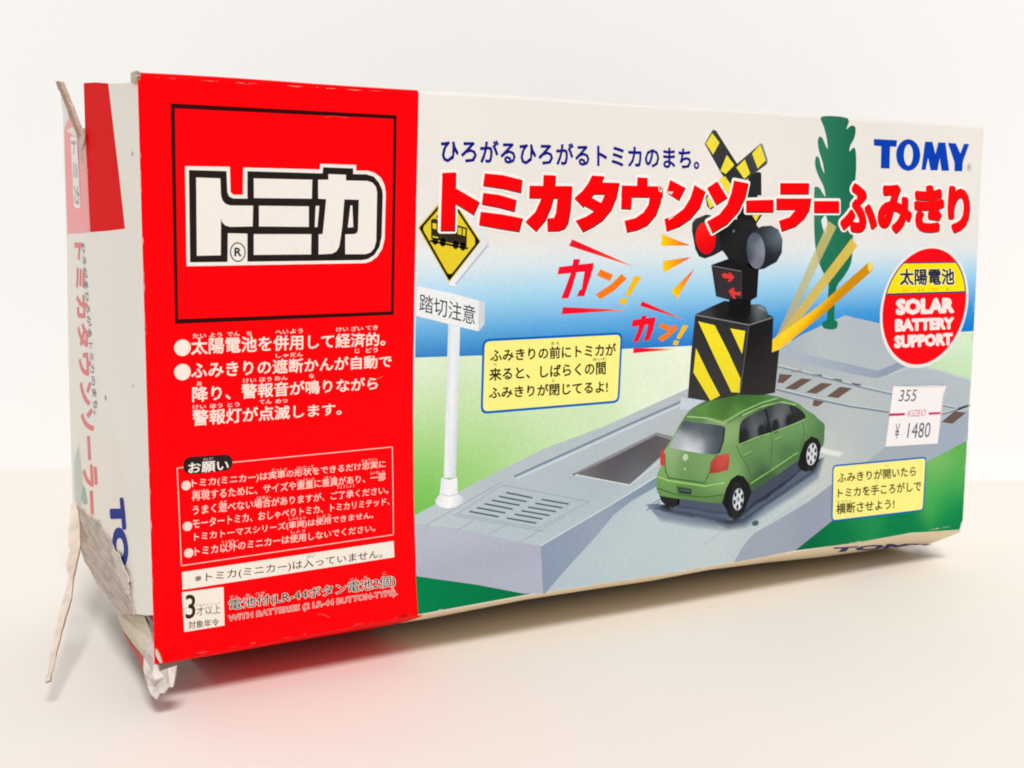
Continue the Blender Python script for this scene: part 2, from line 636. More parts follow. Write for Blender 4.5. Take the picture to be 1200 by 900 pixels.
# -- the toy roadway
p = Print()
slab = [(61.72,25.9),(78.52,32.24),(97.25,38.82),(114.74,42.97),(141.69,51.22),(148.15,54.27),(172.32,59.81),(180.88,63),(196.99,68.8),(211.96,65.24),(221.85,57.34),(231.86,52.03),(250.42,47.12),(249.97,38.17),(250.1,29.12),(233.12,23.68),(213.2,17.25),(194.28,9.36),(180.94,2.37),(160.99,2.16),(141.25,1.65),(97.47,2.1),(78.64,7.78),(61.95,11.73)]
sp = [(64.78,25.46),(88.05,30.15),(112.96,40.92),(139.82,47.93),(88.14,19.44),(110.69,23.48),(103.28,4.39),(129.81,7.69),(155.7,6.8),(113.52,12),(170.18,24.44),(189.06,27.58),(201.52,41.46),(219.07,35.17),(240.33,41.44),(193.78,61.52),(181.75,45.22),(170.6,14.71),(237.18,33.81),(164.81,5.67)]
p.poly(slab, idw(sp, [(184,195,200),(180,192,198),(178,190,195),(180,187,192),(178,192,198),(174,187,195),(178,194,202),(184,200,204),(191,203,204),(186,202,206),(189,198,197),(193,198,195),(182,190,190),(178,187,193),(180,190,197),(171,181,192),(174,181,183),(180,196,198),(173,183,192),(180,192,197)], 3), 3, 2.5)
# sidewall and step
p.poly([(61.56,23.88),(68.17,22.38),(78.58,19.79),(90.13,15.84),(96.44,14.21),(97.35,1.76),(91.73,2.56),(78.65,6.62),(62.07,11.05)], ramp([(78.58,20.55),(80.08,5)], [(178,185,197),(169,173,190),(174,179,195)]), 4, 3)
p.poly([(96.44,14.21),(106.65,18.28),(118.33,22.67),(127.14,26.17),(132.03,28.42),(132.09,25.88),(123.96,22.75),(118.4,19.63),(112.95,14.54),(104.89,7.85),(97.88,1.68),(97.35,1.76)], ramp([(97.65,7.81),(130.39,27.55)], [(136,151,174),(148,161,179),(123,144,163)]), 4, 3)
p.line([(96.44,14.21),(118.33,22.81),(132.02,28.56)], 0.35, (203,214,216), 5)
# lower right sidewall of the road
p.poly([(158.89,1.83),(161.95,6.03),(165.69,9.21),(174.88,12.21),(185.32,15.99),(195.97,21.14),(206.97,25.15),(215.34,29.51),(229.92,33.06),(250.1,38.16),(250.33,28.57),(233.01,23.51),(213.27,16.05),(194.4,9.18),(181.15,2.34)], idw([(164.88,4.05),(185.63,9.76),(196.2,16.94),(218.5,25.83),(247.2,33.06),(169.77,9.94)], [(152,159,176),(148,155,172),(152,159,174),(162,172,183),(160,173,188),(158,165,177)], 3), 4, 3)
# groove along the back kerb, pit
p.line([(88.61,32.54),(105.81,37.78),(122.94,43.03),(141.78,48.55)], 0.55, (119,135,158), 5)
p.line([(89.34,31.96),(106.59,37.13),(123.76,42.37),(142.22,47.84)], 0.5, (199,210,212), 5)
p.poly([(105.53,31.59),(118.31,35.86),(131.56,40.23),(137.44,38.54),(135.44,35.29),(123.16,27.03)], idw([(107.45,31.41),(131.17,39.72),(134.55,37.41),(123.29,28.24),(120.73,34.52),(113.62,33.82)], [(117,117,119),(84,82,84),(100,98,98),(109,109,113),(84,82,88),(94,92,98)], 3), 5, 2)
p.poly([(131.56,40.23),(137.44,38.54),(136.88,37.63),(131.34,39.43),(118.33,35),(105.92,31.23),(105.53,31.59),(118.31,35.86)], (140,140,142), 6)
p.line([(105.53,31.59),(123.16,27.03)], 0.3, (213,222,221), 6)
p.line([(123.16,27.03),(134.66,33.31)], 0.3, (208,218,218), 6)
# slots
slots = [[(86.37,28.8),(93.92,26.68)], [(84.37,28.05),(92.23,25.89)], [(82.44,27.3),(90.25,25.19)], [(80.38,26.63),(88.29,24.44)], [(78.27,25.9),(86.2,23.71)], [(76.24,25.18),(84.33,22.95)],
         [(96.6,26.01),(104.63,23.99)], [(94.75,25.23),(102.81,23.2)], [(92.76,24.47),(100.85,22.43)], [(90.78,23.78),(98.98,21.65)], [(88.82,23.1),(96.96,20.96)], [(86.64,22.37),(95.18,20.12)]]
for s in slots:
    p.line(s, 0.42, (89,102,119), 6)
for s in ([(72.97,24.97),(85.28,30.76)], [(85.28,30.76),(110.81,24)], [(110.81,24),(95.64,18.82)], [(95.64,18.82),(72.97,24.97)], [(64.44,23.06),(85.63,31.74)], [(72.63,20.74),(77.16,22.74)], [(81.42,18.94),(87.16,20.97)], [(90.13,15.84),(103.53,20.95)], [(71.59,24.81),(97.52,17.69)]):
    p.line(s, 0.18, (148,161,174), 5)
# lane seams, manhole, white stop line
p.line([(129.47,20.76),(135.23,23.13),(131.38,21.52)], 0.25, (112,122,135), 5)
p.line([(128.78,19.72),(133.05,21.46)], 0.3, (93,104,117), 6)
p.poly(ring([(166.08,12.06)][0], 1.25, 0.8), (70,100,100), 6)
p.poly([(189.4,31.41),(198.64,29.06),(196.48,28.08),(188.93,30.05)], (221,223,219), 6)
p.line([(164.68,8.92),(178.9,16.26),(191.55,21.57)], 0.25, (203,214,212), 6)
p.line([(147.8,7.77),(166.37,17.59),(181.75,23.33)], 0.2, (160,175,183), 5)
# platform
p.poly([(173.08,60.55),(180.16,63.75),(189.06,66.51),(196.5,68.76),(212.28,65.72),(220.15,54.73),(210.45,52.3),(198.98,54.81),(185.37,57.66)], idw([(175.48,60.45),(196.53,68.13),(211.2,54.52),(214.24,62.76),(187.7,60.66)], [(166,177,188),(178,187,195),(180,190,195),(174,183,193),(182,190,193)], 3), 5, 2)
p.poly([(172.68,60.57),(185.37,57.66),(198.98,54.81),(210.63,52.23),(210.41,50.05),(206.14,50.73),(185.5,55.17),(172.81,57.76)], ramp([(173.95,58.81),(209.66,50.74)], [(171,181,192),(148,161,181)]), 6)
p.poly([(210.63,52.23),(220.15,54.73),(224.77,53.85),(214.98,50.96),(210.41,50.05)], (142,157,179), 6)
p.line([(214.99,50.77),(224.84,52.86),(235.19,51.34),(249.9,47.72)], 0.35, (195,203,206), 6)
# track
sl = [[(173.01,53.35),(177.85,52.78),(174.49,50.69),(172.4,50.93)], [(181.16,51.67),(185.13,51.14),(179.11,48.57),(175.04,49.18)], [(188.67,50),(193.07,49.43),(186.91,46.97),(182.91,47.59)], [(195.92,48.45),(200.76,47.71),(195.24,45.19),(190.97,45.96)], [(186,45.27),(190.62,44.72),(187.6,43.28),(185.67,43.66)], [(243.8,38.17),(248.94,37.27),(243.12,34.28),(238.25,35.18)]]
for s in sl:
    p.poly(s, (106,86,76), 6)
for a in ([(172.51,55.52),(189,51.68),(204.57,47.81),(216.7,45.13)], [(238.36,40.3),(245.7,38.72),(250.53,39.63)]):
    p.line(a, 0.8, (134,147,162), 7)
    p.line([(x, z + .3) for x, z in a], 0.25, (211,218,216), 8)
for a in ([(171.99,49.24),(185.98,45.78),(199.66,42.67),(215.86,39.83)], [(237.32,37.47),(243.79,38.38),(249.55,39.56)]):
    p.line(a, 0.8, (126,139,154), 7)
    p.line([(x, z + .3) for x, z in a], 0.25, (203,212,212), 8)
for s in ([(176.56,54.51),(181.05,53.91),(181.25,53.16),(177.41,53.61)], [(184.38,52.86),(188.8,52.25),(189.01,51.49),(185.25,51.94)], [(192.22,51.06),(196.49,50.5),(196.69,49.92),(193.28,50.24)], [(200.15,49.34),(204.07,48.86),(204.28,48.21),(201.05,48.65)]):
    p.poly(s, (142,147,149), 8)
p.build('printed_roadway', front, mat=INK_P)

# -- tree
p = Print()
tree = [(185.09,123.61),(194.71,123.56),(194.29,120.61),(195.79,121.51),(197.34,121.51),(197.9,120.34),(197.43,118.22),(196.09,116.2),(195.89,114.51),(197.1,115.53),(198.11,115),(198.66,110.5),(198.45,105.54),(198.19,99.85),(198.32,94.14),(198.64,88.4),(198.14,83.37),(195.6,79.66),(193.02,76.82),(192.64,71.22),(192.62,67.97),(193.94,66.98),(193.74,65.39),(192.3,64.94),(189.86,65.17),(188.38,65.73),(188.3,67.17),(189.9,68.05),(189.87,74.16),(189.85,78.1),(187.57,81.35),(185.68,84.56),(184.44,88.45),(183.81,93.37),(183.32,103.15),(183.72,104.55),(185.24,104.23),(186.45,102.85),(187.54,101.96),(186.74,104.61),(185.31,106.67),(183.77,109.06),(183.19,111.33),(183.58,112.8),(184.64,112.34),(185.5,110.15),(186.83,108.24),(186.02,111.21),(184.54,114.28),(183.94,116.68),(184.34,118.07),(185.48,117.91),(186.5,116.42),(187.71,114.94),(187.18,117.83),(185.98,120.89)]
p.poly(curve(tree, 3), idw([(190.18,122.11),(195.17,118.83),(185.75,116.39),(189.87,110.27),(197.78,106.94),(184.54,103.17),(191.47,98.35),(186.1,91.27),(197.86,88.4),(191.34,82.73),(191.32,74.13),(191.26,66.21)], [(40,116,86),(24,100,76),(50,128,98),(34,112,82),(20,104,74),(56,134,104),(30,108,80),(44,120,92),(28,108,78),(30,114,84),(14,108,76),(20,116,82)], 2.5), 9, 1.5)
p.poly([(186.98,96.34),(187.9,96.91),(188.55,95.51),(188.6,92.68),(188.01,91.27),(186.94,93.38),(186.27,95.35)], (226, 230, 226), 10)
p.build('printed_tree', front, mat=INK_P)

# -- barrier arm shown in three positions
p = Print()
A3_ = [(170.38,62.01),(172.28,60.51),(192.04,93.64),(189.07,95.27)]
p.poly(A3_, ramp([(171.02,61.27),(190.71,94.58)], [(214,196,140,.55),(226,218,170,.6),(224,212,130,.62)]), 11)
A2_ = [(169.77,62.03),(172.28,60.51),(200.49,88.4),(198.06,90.56)]
p.poly(A2_, ramp([(171.02,61.27),(199.1,89.6)], [(222,190,90,.8),(222,206,140,.72),(236,206,90,.8)]), 12)
arm = [(169.89,59.21),(170.03,62.96),(186.78,71.85),(204.44,83.3),(205.93,83.53),(206.83,82.55),(206.57,81.33),(190.07,70.33),(174.12,60.91)]
p.poly(arm, ramp([(185.15,72.61),(187.85,69.68)], [(250,206,40),(244,186,6),(206,140,0)]), 13, 1.2)
p.poly(ring([(205.66,82.44)][0], 0.95, 1.35, 16), (246, 214, 90), 14)
p.build('printed_barrier_arm', front)

# -- crossing signal
p = Print()
K1 = (30, 29, 32)
p.poly([(160.88,107.49),(163.08,108.13),(164.19,107.82),(164.5,101.96),(159.52,101.79),(159.36,105.76)], (40, 38, 40), 11)
p.poly([(156.84,105.71),(163.18,105.84),(163.13,91.64),(156.13,91.63)], (26, 25, 28), 10)
p.poly([(144.91,114.81),(145.49,115.77),(147.4,118.49),(148.44,118.34),(155.73,110.11),(164.86,96.57),(163.14,94.59),(161.67,96.05),(150.55,107.49)], ramp([(147.1,118.29),(163.61,95.58)], [(64,64,66),(44,42,44),(36,36,38)]), 12)
p.poly([(163.73,115.62),(166.36,111.19),(166.07,110.3),(158.73,105.75),(147.51,97.96),(146.25,98.81),(145.62,101.19),(150.6,106.05),(155.43,109.77)], ramp([(164.73,114.64),(147.15,99.3)], [(80,82,84),(44,42,44),(52,50,50)]), 13)
p.poly([(164.17,115.69),(166.36,111.19),(166.07,110.3),(164.13,113.65)], (128, 134, 136), 14)
YL = (236, 216, 62)
for s in ([(145.21,114.92),(147.24,117.63),(149.71,115.27),(147.68,112.16)], [(150.22,108.05),(152.23,112.21),(154.87,109.7),(152.1,107.28)], [(161.51,96.64),(164.07,96.81),(162.86,94.98)],
          [(160.79,112.82),(163.55,115.33),(165.52,111.16),(162.86,109)], [(155.58,109.05),(158.38,111.25),(160.36,107.63),(158.4,106.13)], [(149.81,105.8),(151.81,106.75),(154.53,103.93),(152.91,102.16)], [(145.94,100.81),(147.06,102.07),(148.52,98.93),(147.06,98.34)]):
    p.poly(s, YL, 15)
# lamps
p.poly([(141.42,92.57),(141.48,94.48),(142.41,95.53),(146.02,96.7),(150.97,95.97),(158.62,92.61),(153.75,88.23),(148.85,86.07),(145.92,85.27),(143.95,85.86),(142.67,87.79)], ramp([(142.42,95.44),(147.01,85.84)], [(58,56,58),(28,26,28),(40,40,44)]), 16)
p.poly(conic(*[(145.36,94.69),(149.32,90.18),(146.5,86.42),(142.63,90.9)]), ramp([(144.27,94.49),(147.59,86.8)], [(236,36,34),(252,8,10),(224,0,16)]), 17)
p.poly([(149.78,94.52),(153.47,95.51),(161.05,95.56),(163.69,93.61),(164.8,82.73),(160.35,81.3),(156.85,81.05),(153.21,85.79),(151.27,87.75)], ramp([(151.09,92.6),(164.06,84.72)], [(22,22,24),(38,38,42),(20,20,24)]), 16.5)
p.poly([(159.97,90.66),(161.81,92.62),(164.98,93.71),(168.21,93.92),(170.88,92.84),(172.45,90.15),(172.35,86.65),(170.61,84.16),(166.11,82.31),(162.89,82.01),(160.27,83.27)], idw([(163.73,92.62),(167.6,93.13),(170.32,90.65),(171.82,86.65),(167.83,87.67),(166.72,83.2),(168.97,91.64)], [(40,42,48),(50,54,62),(120,132,146),(30,32,38),(22,24,28),(34,38,44),(70,80,92)], 3), 18, .8)
p.poly(conic(*[(162.34,92.03),(166.38,86.69),(163.84,82.34),(159.9,87.71)]), idw([(161.89,90.65),(164.59,87.69),(164.11,83.73),(160.77,86.72),(162.65,87.7)], [(84,92,108),(132,138,150),(112,118,132),(64,70,84),(104,112,126)], 3), 19, .8)
p.poly(ring([(155.34,92.41)][0], .35, .45, 12), (110, 116, 122), 20)
# arrow box
p.poly([(148.1,83.58),(154.53,85.32),(159.26,84.01),(164.4,82.95),(164.08,74.77),(161.74,73.81),(158.8,73.25),(149.99,75.28)], (24, 23, 26), 18)
p.poly([(148.58,82.95),(158.18,81.47),(158.61,73.53),(150.16,75.37)], (52, 46, 52), 19)
p.line([(148.28,83.31),(158.35,81.74)], 0.28, (112, 112, 116), 20)
p.line([(158.35,81.65),(158.73,73.43)], 0.22, (70, 68, 72), 20)
p.poly([(151.51,81.02),(152.65,81.46),(154.24,80.8),(153.8,81.49),(154.68,81.43),(156,80.23),(154.65,78.99),(153.72,79.09),(154.27,79.9),(152.41,80.02)], (222, 58, 48), 20)
p.poly([(158.38,76.37),(157.21,76.16),(155.91,76.65),(156.29,77.41),(155.3,77.34),(154.05,76.55),(155.99,74.5),(156.7,74.4),(156.19,75.5),(158.31,75.27)], (222, 56, 52), 20)
# neck and post box
p.poly([(154.47,74.54),(162.01,74.36),(162,70.22),(160.45,68.79),(156.31,69.11),(153.65,70.01),(154.57,71.81)], (18, 18, 20), 20)
p.poly([(143.26,70.69),(148.09,72.44),(152.92,74.03),(162.08,72.75),(164.94,72.81),(167.21,71.92),(168.2,70.03),(170.12,69.22),(161.58,67.37)], idw([(144.73,70.74),(152.66,73.22),(160.97,70.71),(168.22,69.56),(165.7,71.96),(157.49,68.98)], [(56,60,60),(30,32,34),(14,14,16),(40,40,42),(110,122,130),(26,26,28)], 3), 19, .8)
p.poly([(164.48,72.45),(166.61,71.93),(167.68,70.74),(164.52,71.53)], (120, 132, 142), 20)
p.poly([(143.26,70.69),(161.64,67.37),(158.98,49.02),(158.29,48.37),(148.38,47.37),(141.49,48.73),(142.23,60.92)], ramp([(152.22,69.6),(150.11,47.72)], [(46,46,46),(54,52,52),(58,56,54)]), 20)
p.poly([(161.64,67.37),(170.12,69.22),(170,59.44),(172.61,60.12),(171.6,48.25),(166.72,47.84),(159,48.46)], idw([(162.33,66.51),(169.5,68.12),(165.08,58.03),(171.18,57.74),(169.1,49.35),(160.61,49.86)], [(24,22,24),(30,28,30),(36,32,34),(44,42,44),(52,46,46),(48,44,44)], 3), 20, .8)
p.line([(143.38,70.55),(161.64,67.27),(170.01,69.04)], 0.32, (124, 126, 126), 21)
p.line([(161.54,67),(159.22,49.01)], 0.25, (96, 94, 94), 21)
for s in ([(144.23,68.82),(149.81,67.59),(154.6,60.37),(159.19,52.83),(158.92,49.03),(156.19,49.29),(150.29,58.73)], [(155.12,66.58),(160.34,65.7),(159.46,59.5)], [(143.73,61.76),(148.13,54.73),(152.28,48.6),(149.07,47.42),(143.09,55.36)]):
    p.poly(s, ramp([(150.55,67.84),(151.25,48.11)], [(240,222,40),(236,216,48)]), 21)
p.poly([(139.23,48.96),(147.81,47.41),(147.31,45.15),(138.77,45.73)], (196, 206, 218), 8)
p.build('printed_crossing_signal', front, mat=INK_P)

# -- warning sign on its pole
p = Print()
pole = ramp([(69.5,52.47),(73.36,52.22)], [(214,220,226),(240,242,242),(204,210,218)])
p.poly([(70.5,74.77),(73.75,74.69),(73.56,69.26),(72.56,33.75),(69.27,34.07),(70.38,69.98)], pole, 9, 1.5)
p.poly([(67.08,29.03),(68.16,30.15),(68.63,34.25),(70.68,33.44),(72.88,33.85),(73.03,29.84),(74.55,28.69),(74.35,27.45),(72.62,26.64),(70.21,26.52),(68.03,27.25),(67.14,28.09)], ramp([(67.48,29.29),(74.35,27.96)], [(222,226,230),(244,245,245),(206,212,220)]), 10, 1.5)
p.line([(68.64,30.29),(70.69,29.46),(72.89,29.86)], 0.25, (190, 198, 208), 11)
p.poly([(62.35,79.7),(70.87,77.95),(80.21,75.57),(80.11,70.2),(78.46,68.6),(73.01,69.95),(62.01,72.79)], (206, 210, 214), 12)
p.poly([(62.35,79.7),(70.87,77.95),(78.6,75.88),(78.37,68.68),(73.01,70.02),(62.01,72.87)], (232, 234, 234), 13)
p.text('踏切注意', [(63.01,78.05),(77.65,74.6),(77.49,70.1),(62.92,73.89)], (58, 58, 66), 14, 0.004)
p.poly([(70.41,101.35),(72.93,100.65),(81.22,89.66),(81.14,88.9),(72.14,79.36),(70.65,79.69)], ramp([(72.96,89.11),(80.7,89.09)], [(236,236,236),(216,220,224)]), 12)
p.line([(81.05,89.09),(72.35,79.92)], 0.5, (186, 192, 200), 13)
p.poly([(70.41,101.42),(79.05,89.85),(70.69,80.36),(62.63,92.96)], (226, 200, 44), 13)
p.line([(70.41,100.32),(78.4,89.81),(70.69,81.19),(63.28,92.93)], 0.62, (44, 38, 24), 14, True)
for s in ([(70.69,81.12),(69.51,82.48),(71.79,82.3)], [(78.53,89.81),(77.4,91.13),(77.5,88.95)], [(63.2,92.93),(64.02,93.92),(63.94,91.79)]):
    p.poly(s, (44, 38, 24), 14)
TRN = (48, 42, 28)
p.poly([(65.92,94.82),(66.66,95.11),(75.33,93.01),(75.22,88.65),(65.96,90.46)], TRN, 14)
p.line([(65.67,90.02),(75.61,88.2)], 0.5, TRN, 14)
for s in ([(66.33,94.12),(67.33,93.94),(67.33,92.65),(66.33,92.86)], [(72.95,93.15),(73.89,92.93),(73.81,91.36),(72.87,91.54)], [(74.23,92.85),(74.91,92.7),(74.83,91.13),(74.15,91.28)], [(66.33,91.17),(67.75,90.87),(67.75,90.54),(66.33,90.8)]):
    p.poly(s, (226, 200, 44), 15)
p.line([(67.29,95.23),(67.74,95.86)], 0.3, TRN, 14)
for s in [(67,90.06),(68.96,89.65),(72.33,89.04),(74.24,88.66)]:
    p.poly(ring(s, .8, 1.0, 12), TRN, 14)
p.build('printed_warning_sign', front, mat=INK_P)

# -- green toy car
p = Print()
# its shade on the printed road
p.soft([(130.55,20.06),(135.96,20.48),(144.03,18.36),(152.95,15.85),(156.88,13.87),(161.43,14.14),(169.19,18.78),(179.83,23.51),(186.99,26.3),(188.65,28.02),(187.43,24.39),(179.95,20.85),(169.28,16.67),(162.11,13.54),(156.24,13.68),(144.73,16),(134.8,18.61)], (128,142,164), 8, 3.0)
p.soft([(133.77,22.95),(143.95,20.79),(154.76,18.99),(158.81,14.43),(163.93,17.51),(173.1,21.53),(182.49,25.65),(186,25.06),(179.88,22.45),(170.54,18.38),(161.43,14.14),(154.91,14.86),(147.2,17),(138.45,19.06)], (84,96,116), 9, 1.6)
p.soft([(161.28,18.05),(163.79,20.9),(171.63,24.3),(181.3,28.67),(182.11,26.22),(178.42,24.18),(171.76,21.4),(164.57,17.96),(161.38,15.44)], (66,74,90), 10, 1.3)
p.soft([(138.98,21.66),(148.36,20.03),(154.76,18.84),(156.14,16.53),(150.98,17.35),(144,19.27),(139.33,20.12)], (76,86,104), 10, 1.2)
p.poly([(132.85,23.54),(139.6,21.6),(139.52,20.1),(137.7,19.54),(135.36,20.19),(133.51,21.74)], (34, 34, 36), 10)
body = [(131.77,25.88),(131.99,28.57),(132.55,30),(133.24,31.17),(133.87,34.32),(134.62,35.74),(135.78,37.12),(138.4,40.86),(140.86,44.04),(143.14,45.86),(147.42,47.52),(151.77,48.49),(156.2,48.97),(161.36,48.7),(166.61,48.17),(171.28,47.37),(176.73,45.89),(180.54,44.49),(183.03,42.86),(186.23,41.17),(188.2,39.6),(190.39,38.12),(190.63,36.13),(190.42,32.15),(188.82,31.64),(188.03,33.41),(186.58,34.32),(184.84,34.19),(183.21,32.21),(181.97,29.14),(179.63,27.76),(164.43,21.25),(162.68,23.86),(160.98,25.57),(159.01,26.02),(157.43,25.14),(155.89,23.24),(154.7,20.54),(153.47,19.03),(143.95,20.79),(135.91,22.48),(132.85,23.54)]
p.poly(curve(body), idw([(132.73,28.01),(138.87,25.43),(148.29,21.96),(153.44,19.9),(132.81,25.03),(142.05,22.1),(135.7,29.71),(141.82,29.15),(149.4,26.42),(135.57,34.18),(143,31.04),(147.96,31.6),(143.17,44.97),(148.68,47.09),(157.52,48.03),(155.1,44.15),(166.64,47.45),(162.78,45.66),(170.64,46.69),(151.96,43.36),(161.62,42.18),(177.44,45.22),(156.6,38.48),(158.08,33.27),(163.26,33.86),(163.49,28.17),(169.78,35.91),(171.33,31.11),(167.6,24.68),(177.12,37.42),(177.44,30.59),(181.83,39.17),(185.98,39.39),(189.6,37.01),(184.45,42.14),(182.83,32.77),(180.6,36.11),(158.3,27.62),(153.29,24.01),(155.79,25.81)],
    [(120,161,95),(105,148,83),(94,133,75),(80,117,67),(99,139,79),(88,126,71),(126,167,104),(105,143,87),(113,154,93),(143,172,122),(117,154,95),(120,158,99),(94,133,81),(77,111,69),(67,104,64),(99,133,81),(80,119,71),(58,91,56),(84,126,77),(132,163,108),(113,148,93),(88,132,79),(141,172,114),(117,156,95),(99,143,85),(88,126,77),(107,150,91),(94,133,81),(63,91,62),(105,150,93),(80,115,71),(115,156,100),(94,137,85),(80,120,75),(99,141,87),(84,122,75),(99,141,87),(126,165,102),(132,171,104),(122,161,97)], 4), 11, .8)
# roof and its highlights
p.poly(curve([(144.08,45.3),(149.31,47.15),(157.51,48.23),(162.68,48.11),(167.98,46.86),(162.81,44.9),(155.19,41.87),(148.82,43.08)]), idw([(146.25,45.26),(152.46,46.84),(160.1,47.87),(164.06,46.34),(157.69,43.47),(151.94,43.87),(155.05,45.67)], [(92,140,66),(74,118,52),(62,106,48),(70,116,54),(96,144,68),(82,126,56),(58,100,44)], 3), 12, .8)
p.line([(141.36,43.71),(147.58,42.87),(153.95,40.9),(154.69,41.66)], 0.35, (158, 198, 124), 13)
p.line([(154.88,41.64),(160.26,43.8),(166.71,45.66),(172.65,46.66)], 0.35, (150, 194, 116), 13)
p.line([(155.22,41.01),(160.93,43.24),(167.4,45.1),(174.7,45.91)], 0.25, (64, 106, 50), 13)
p.line([(160.3,42.68),(166.1,44.52),(173.36,45.69),(179.53,44.25)], 0.4, (156, 198, 122), 13)
# windows
p.poly(curve([(140.48,42.59),(143.26,41.99),(148.89,41.18),(153.79,40.11),(154.21,38.91),(153.51,35.43),(152.08,32.86),(147.91,33.12),(141.66,34.4),(136.43,35.79),(136.23,36.34),(138.13,39.65)]), idw([(141.43,41.63),(147.67,40.16),(152.74,39.28),(139.13,36.85),(141.61,35.9),(144.73,34.89),(149.1,35.03),(151.65,34.32),(144,38.45),(137.33,36.01)], [(78,84,92),(84,92,100),(70,76,84),(160,168,176),(216,220,222),(196,204,208),(104,114,122),(64,72,80),(96,104,114),(170,178,184)], 3), 13, .6)
p.poly([(153.86,39.95),(154.45,39.4),(154.13,36.14),(152.84,32.95),(152.08,32.86),(153.51,35.68)], (48, 52, 52), 14)
p.poly(curve([(159.44,34.94),(159.31,38.27),(159.86,40.77),(161.95,42.15),(166.15,43.49),(168.24,43.97),(169.37,42.24),(170.39,37.31),(166.44,36.59),(161.89,35.51)]), idw([(159.93,35.67),(160.38,40.74),(166.81,43.35),(169.69,37.99),(164.37,38.91),(166.26,40.82),(161.78,38.08)], [(40,42,44),(56,60,62),(58,60,62),(30,32,34),(96,102,108),(80,86,90),(46,48,52)], 3), 13, .6)
p.poly(curve([(168.24,43.97),(171.39,44.89),(174.74,45.08),(178.16,44.34),(181.31,42.77),(183.12,41.07),(182.62,39.9),(179.09,39.11),(175.06,38.1),(170.86,37.28),(169.91,40.56)]), idw([(169.47,43.16),(173.42,44.45),(178.89,43.3),(182.43,40.96),(177.68,39.99),(171.7,37.84),(173.58,40.81),(175.52,42.75),(179.71,40.37)], [(58,62,64),(84,90,94),(44,46,48),(40,44,44),(46,48,52),(56,60,64),(104,110,116),(96,102,106),(34,36,38)], 3), 13, .6)
p.line([(168.24,43.97),(169.58,40.58),(170.67,37.09)], 0.7, (34, 36, 36), 14)
p.line([(177.47,44.44),(178.42,41.77),(179.08,39.37)], 0.5, (30, 32, 32), 14)
p.line([(159.64,34.77),(166.44,36.38),(170.86,37.12),(179.1,38.95),(183.03,40.03)], 0.25, (150, 192, 114), 14)
for q, r in (([(161.18,36.85)][0], 1.0), ([(167.04,37.93)][0], .8), ([(172.19,38.84)][0], 1.0), ([(177,40.04)][0], .8)):
    p.soft(ring(q, r * .8, r * 1.5, 14), (40,42,44,.8), 13.5, .9)
# panel seams
for s in ([(158.36,34.52),(160.09,31.56),(162.48,28.78),(164.32,23.96)], [(170.87,37.07),(171.24,33.2),(170.91,28.54),(170.6,24.92)], [(182.18,39.14),(183.02,35.92),(181.84,31.79)], [(163.71,22.72),(171.56,25.87),(181.24,30)]):
    p.line(s, 0.22, (62, 100, 46), 13)
p.line([(164.01,23.47),(171.53,26.66),(180.86,30.72)], 0.4, (132, 182, 96), 13)
for s in ([(161.27,31.46),(163.97,32.52)], [(172.17,34.94),(174.82,35.77)]):
    p.line(s, 0.55, (126, 178, 92), 14)
    p.line([(x, z - .35) for x, z in s], 0.25, (66, 106, 50), 14)
p.line([(134.36,34.28),(134.6,29.81),(135.75,27.72),(147.87,25.15),(149.65,28.42),(150.5,31.13),(152.03,32.67)], 0.35, (64, 100, 46), 13)
p.line([(132.12,28.46),(135.78,26.97),(148.21,24.25),(154.87,24.62)], 0.4, (150, 200, 106), 13)
p.line([(132.2,25.34),(138.33,22.98),(148.32,21.2),(154.67,21.31)], 0.35, (66, 108, 50), 13)
# lights, plate, badge disc
p.poly([(149.75,30.84),(152.23,32.34),(155.92,32.69),(156.24,30.88),(155.83,28.05),(152.53,27.55),(149.48,27.63)], idw([(150.51,30.87),(154.29,31.56),(155.69,28.37),(150.61,28.08),(153.09,29.63)], [(176,70,62),(196,84,74),(170,60,52),(150,48,42),(204,76,66)], 3), 15, .6)
p.poly([(133.12,35.37),(134.01,35.79),(134.4,32.8),(134.21,30.94),(132.93,31.45),(132.86,33.92)], (196, 64, 66), 15)
p.poly([(138.25,25.49),(143.53,24.06),(143.59,22.34),(138.81,23.23)], (70, 110, 54), 14)
p.poly([(139.13,24.8),(143.35,23.88),(143.4,22.46),(139.3,23.28)], (44, 58, 58), 15)
p.line([(139.64,24.15),(142.99,23.46)], 0.35, (84, 100, 96), 16)
p.poly(ring([(141.16,32.75)][0], .9, .95, 16), (186, 206, 172), 15)
p.poly(ring([(141.07,29.67)][0], .3, .35, 10), (170, 206, 140), 15)
# wheels
p.poly([(154.11,19.06),(155.38,23.03),(156.97,25.29),(159.13,26.36),(161.37,25.69),(163.29,23.54),(164.44,21.09),(162.02,15.89),(159.46,14.36),(156.82,15.42)], (26, 27, 26), 12)
p.poly(conic(*[(159.73,24.3),(162.01,19.42),(158.94,14.41),(155.52,19.17)]), ramp([(155.7,19.67),(162.01,19.42)], [(16,17,18),(40,42,42),(24,25,26)]), 14, 1.0)
p.poly(conic(*[(159.99,22.63),(161.69,19.14),(159.39,16.28),(157.7,19.71)]), (90, 96, 100), 15)
p.poly(conic(*[(159.99,22.47),(161.56,19.21),(159.44,16.48),(157.83,19.7)]), (206, 212, 216), 16)
hub = [(159.72,19.5),(160.02,21.69),(161.06,20.14),(160.88,18.09),(159.48,17.36),(158.44,18.86),(158.69,20.9)]
for q in hub[1:]:
    p.poly(ring(q, .42, .72, 12), (34, 36, 38), 17)
p.poly(ring(hub[0], .5, .7, 12), (120, 126, 130), 17)
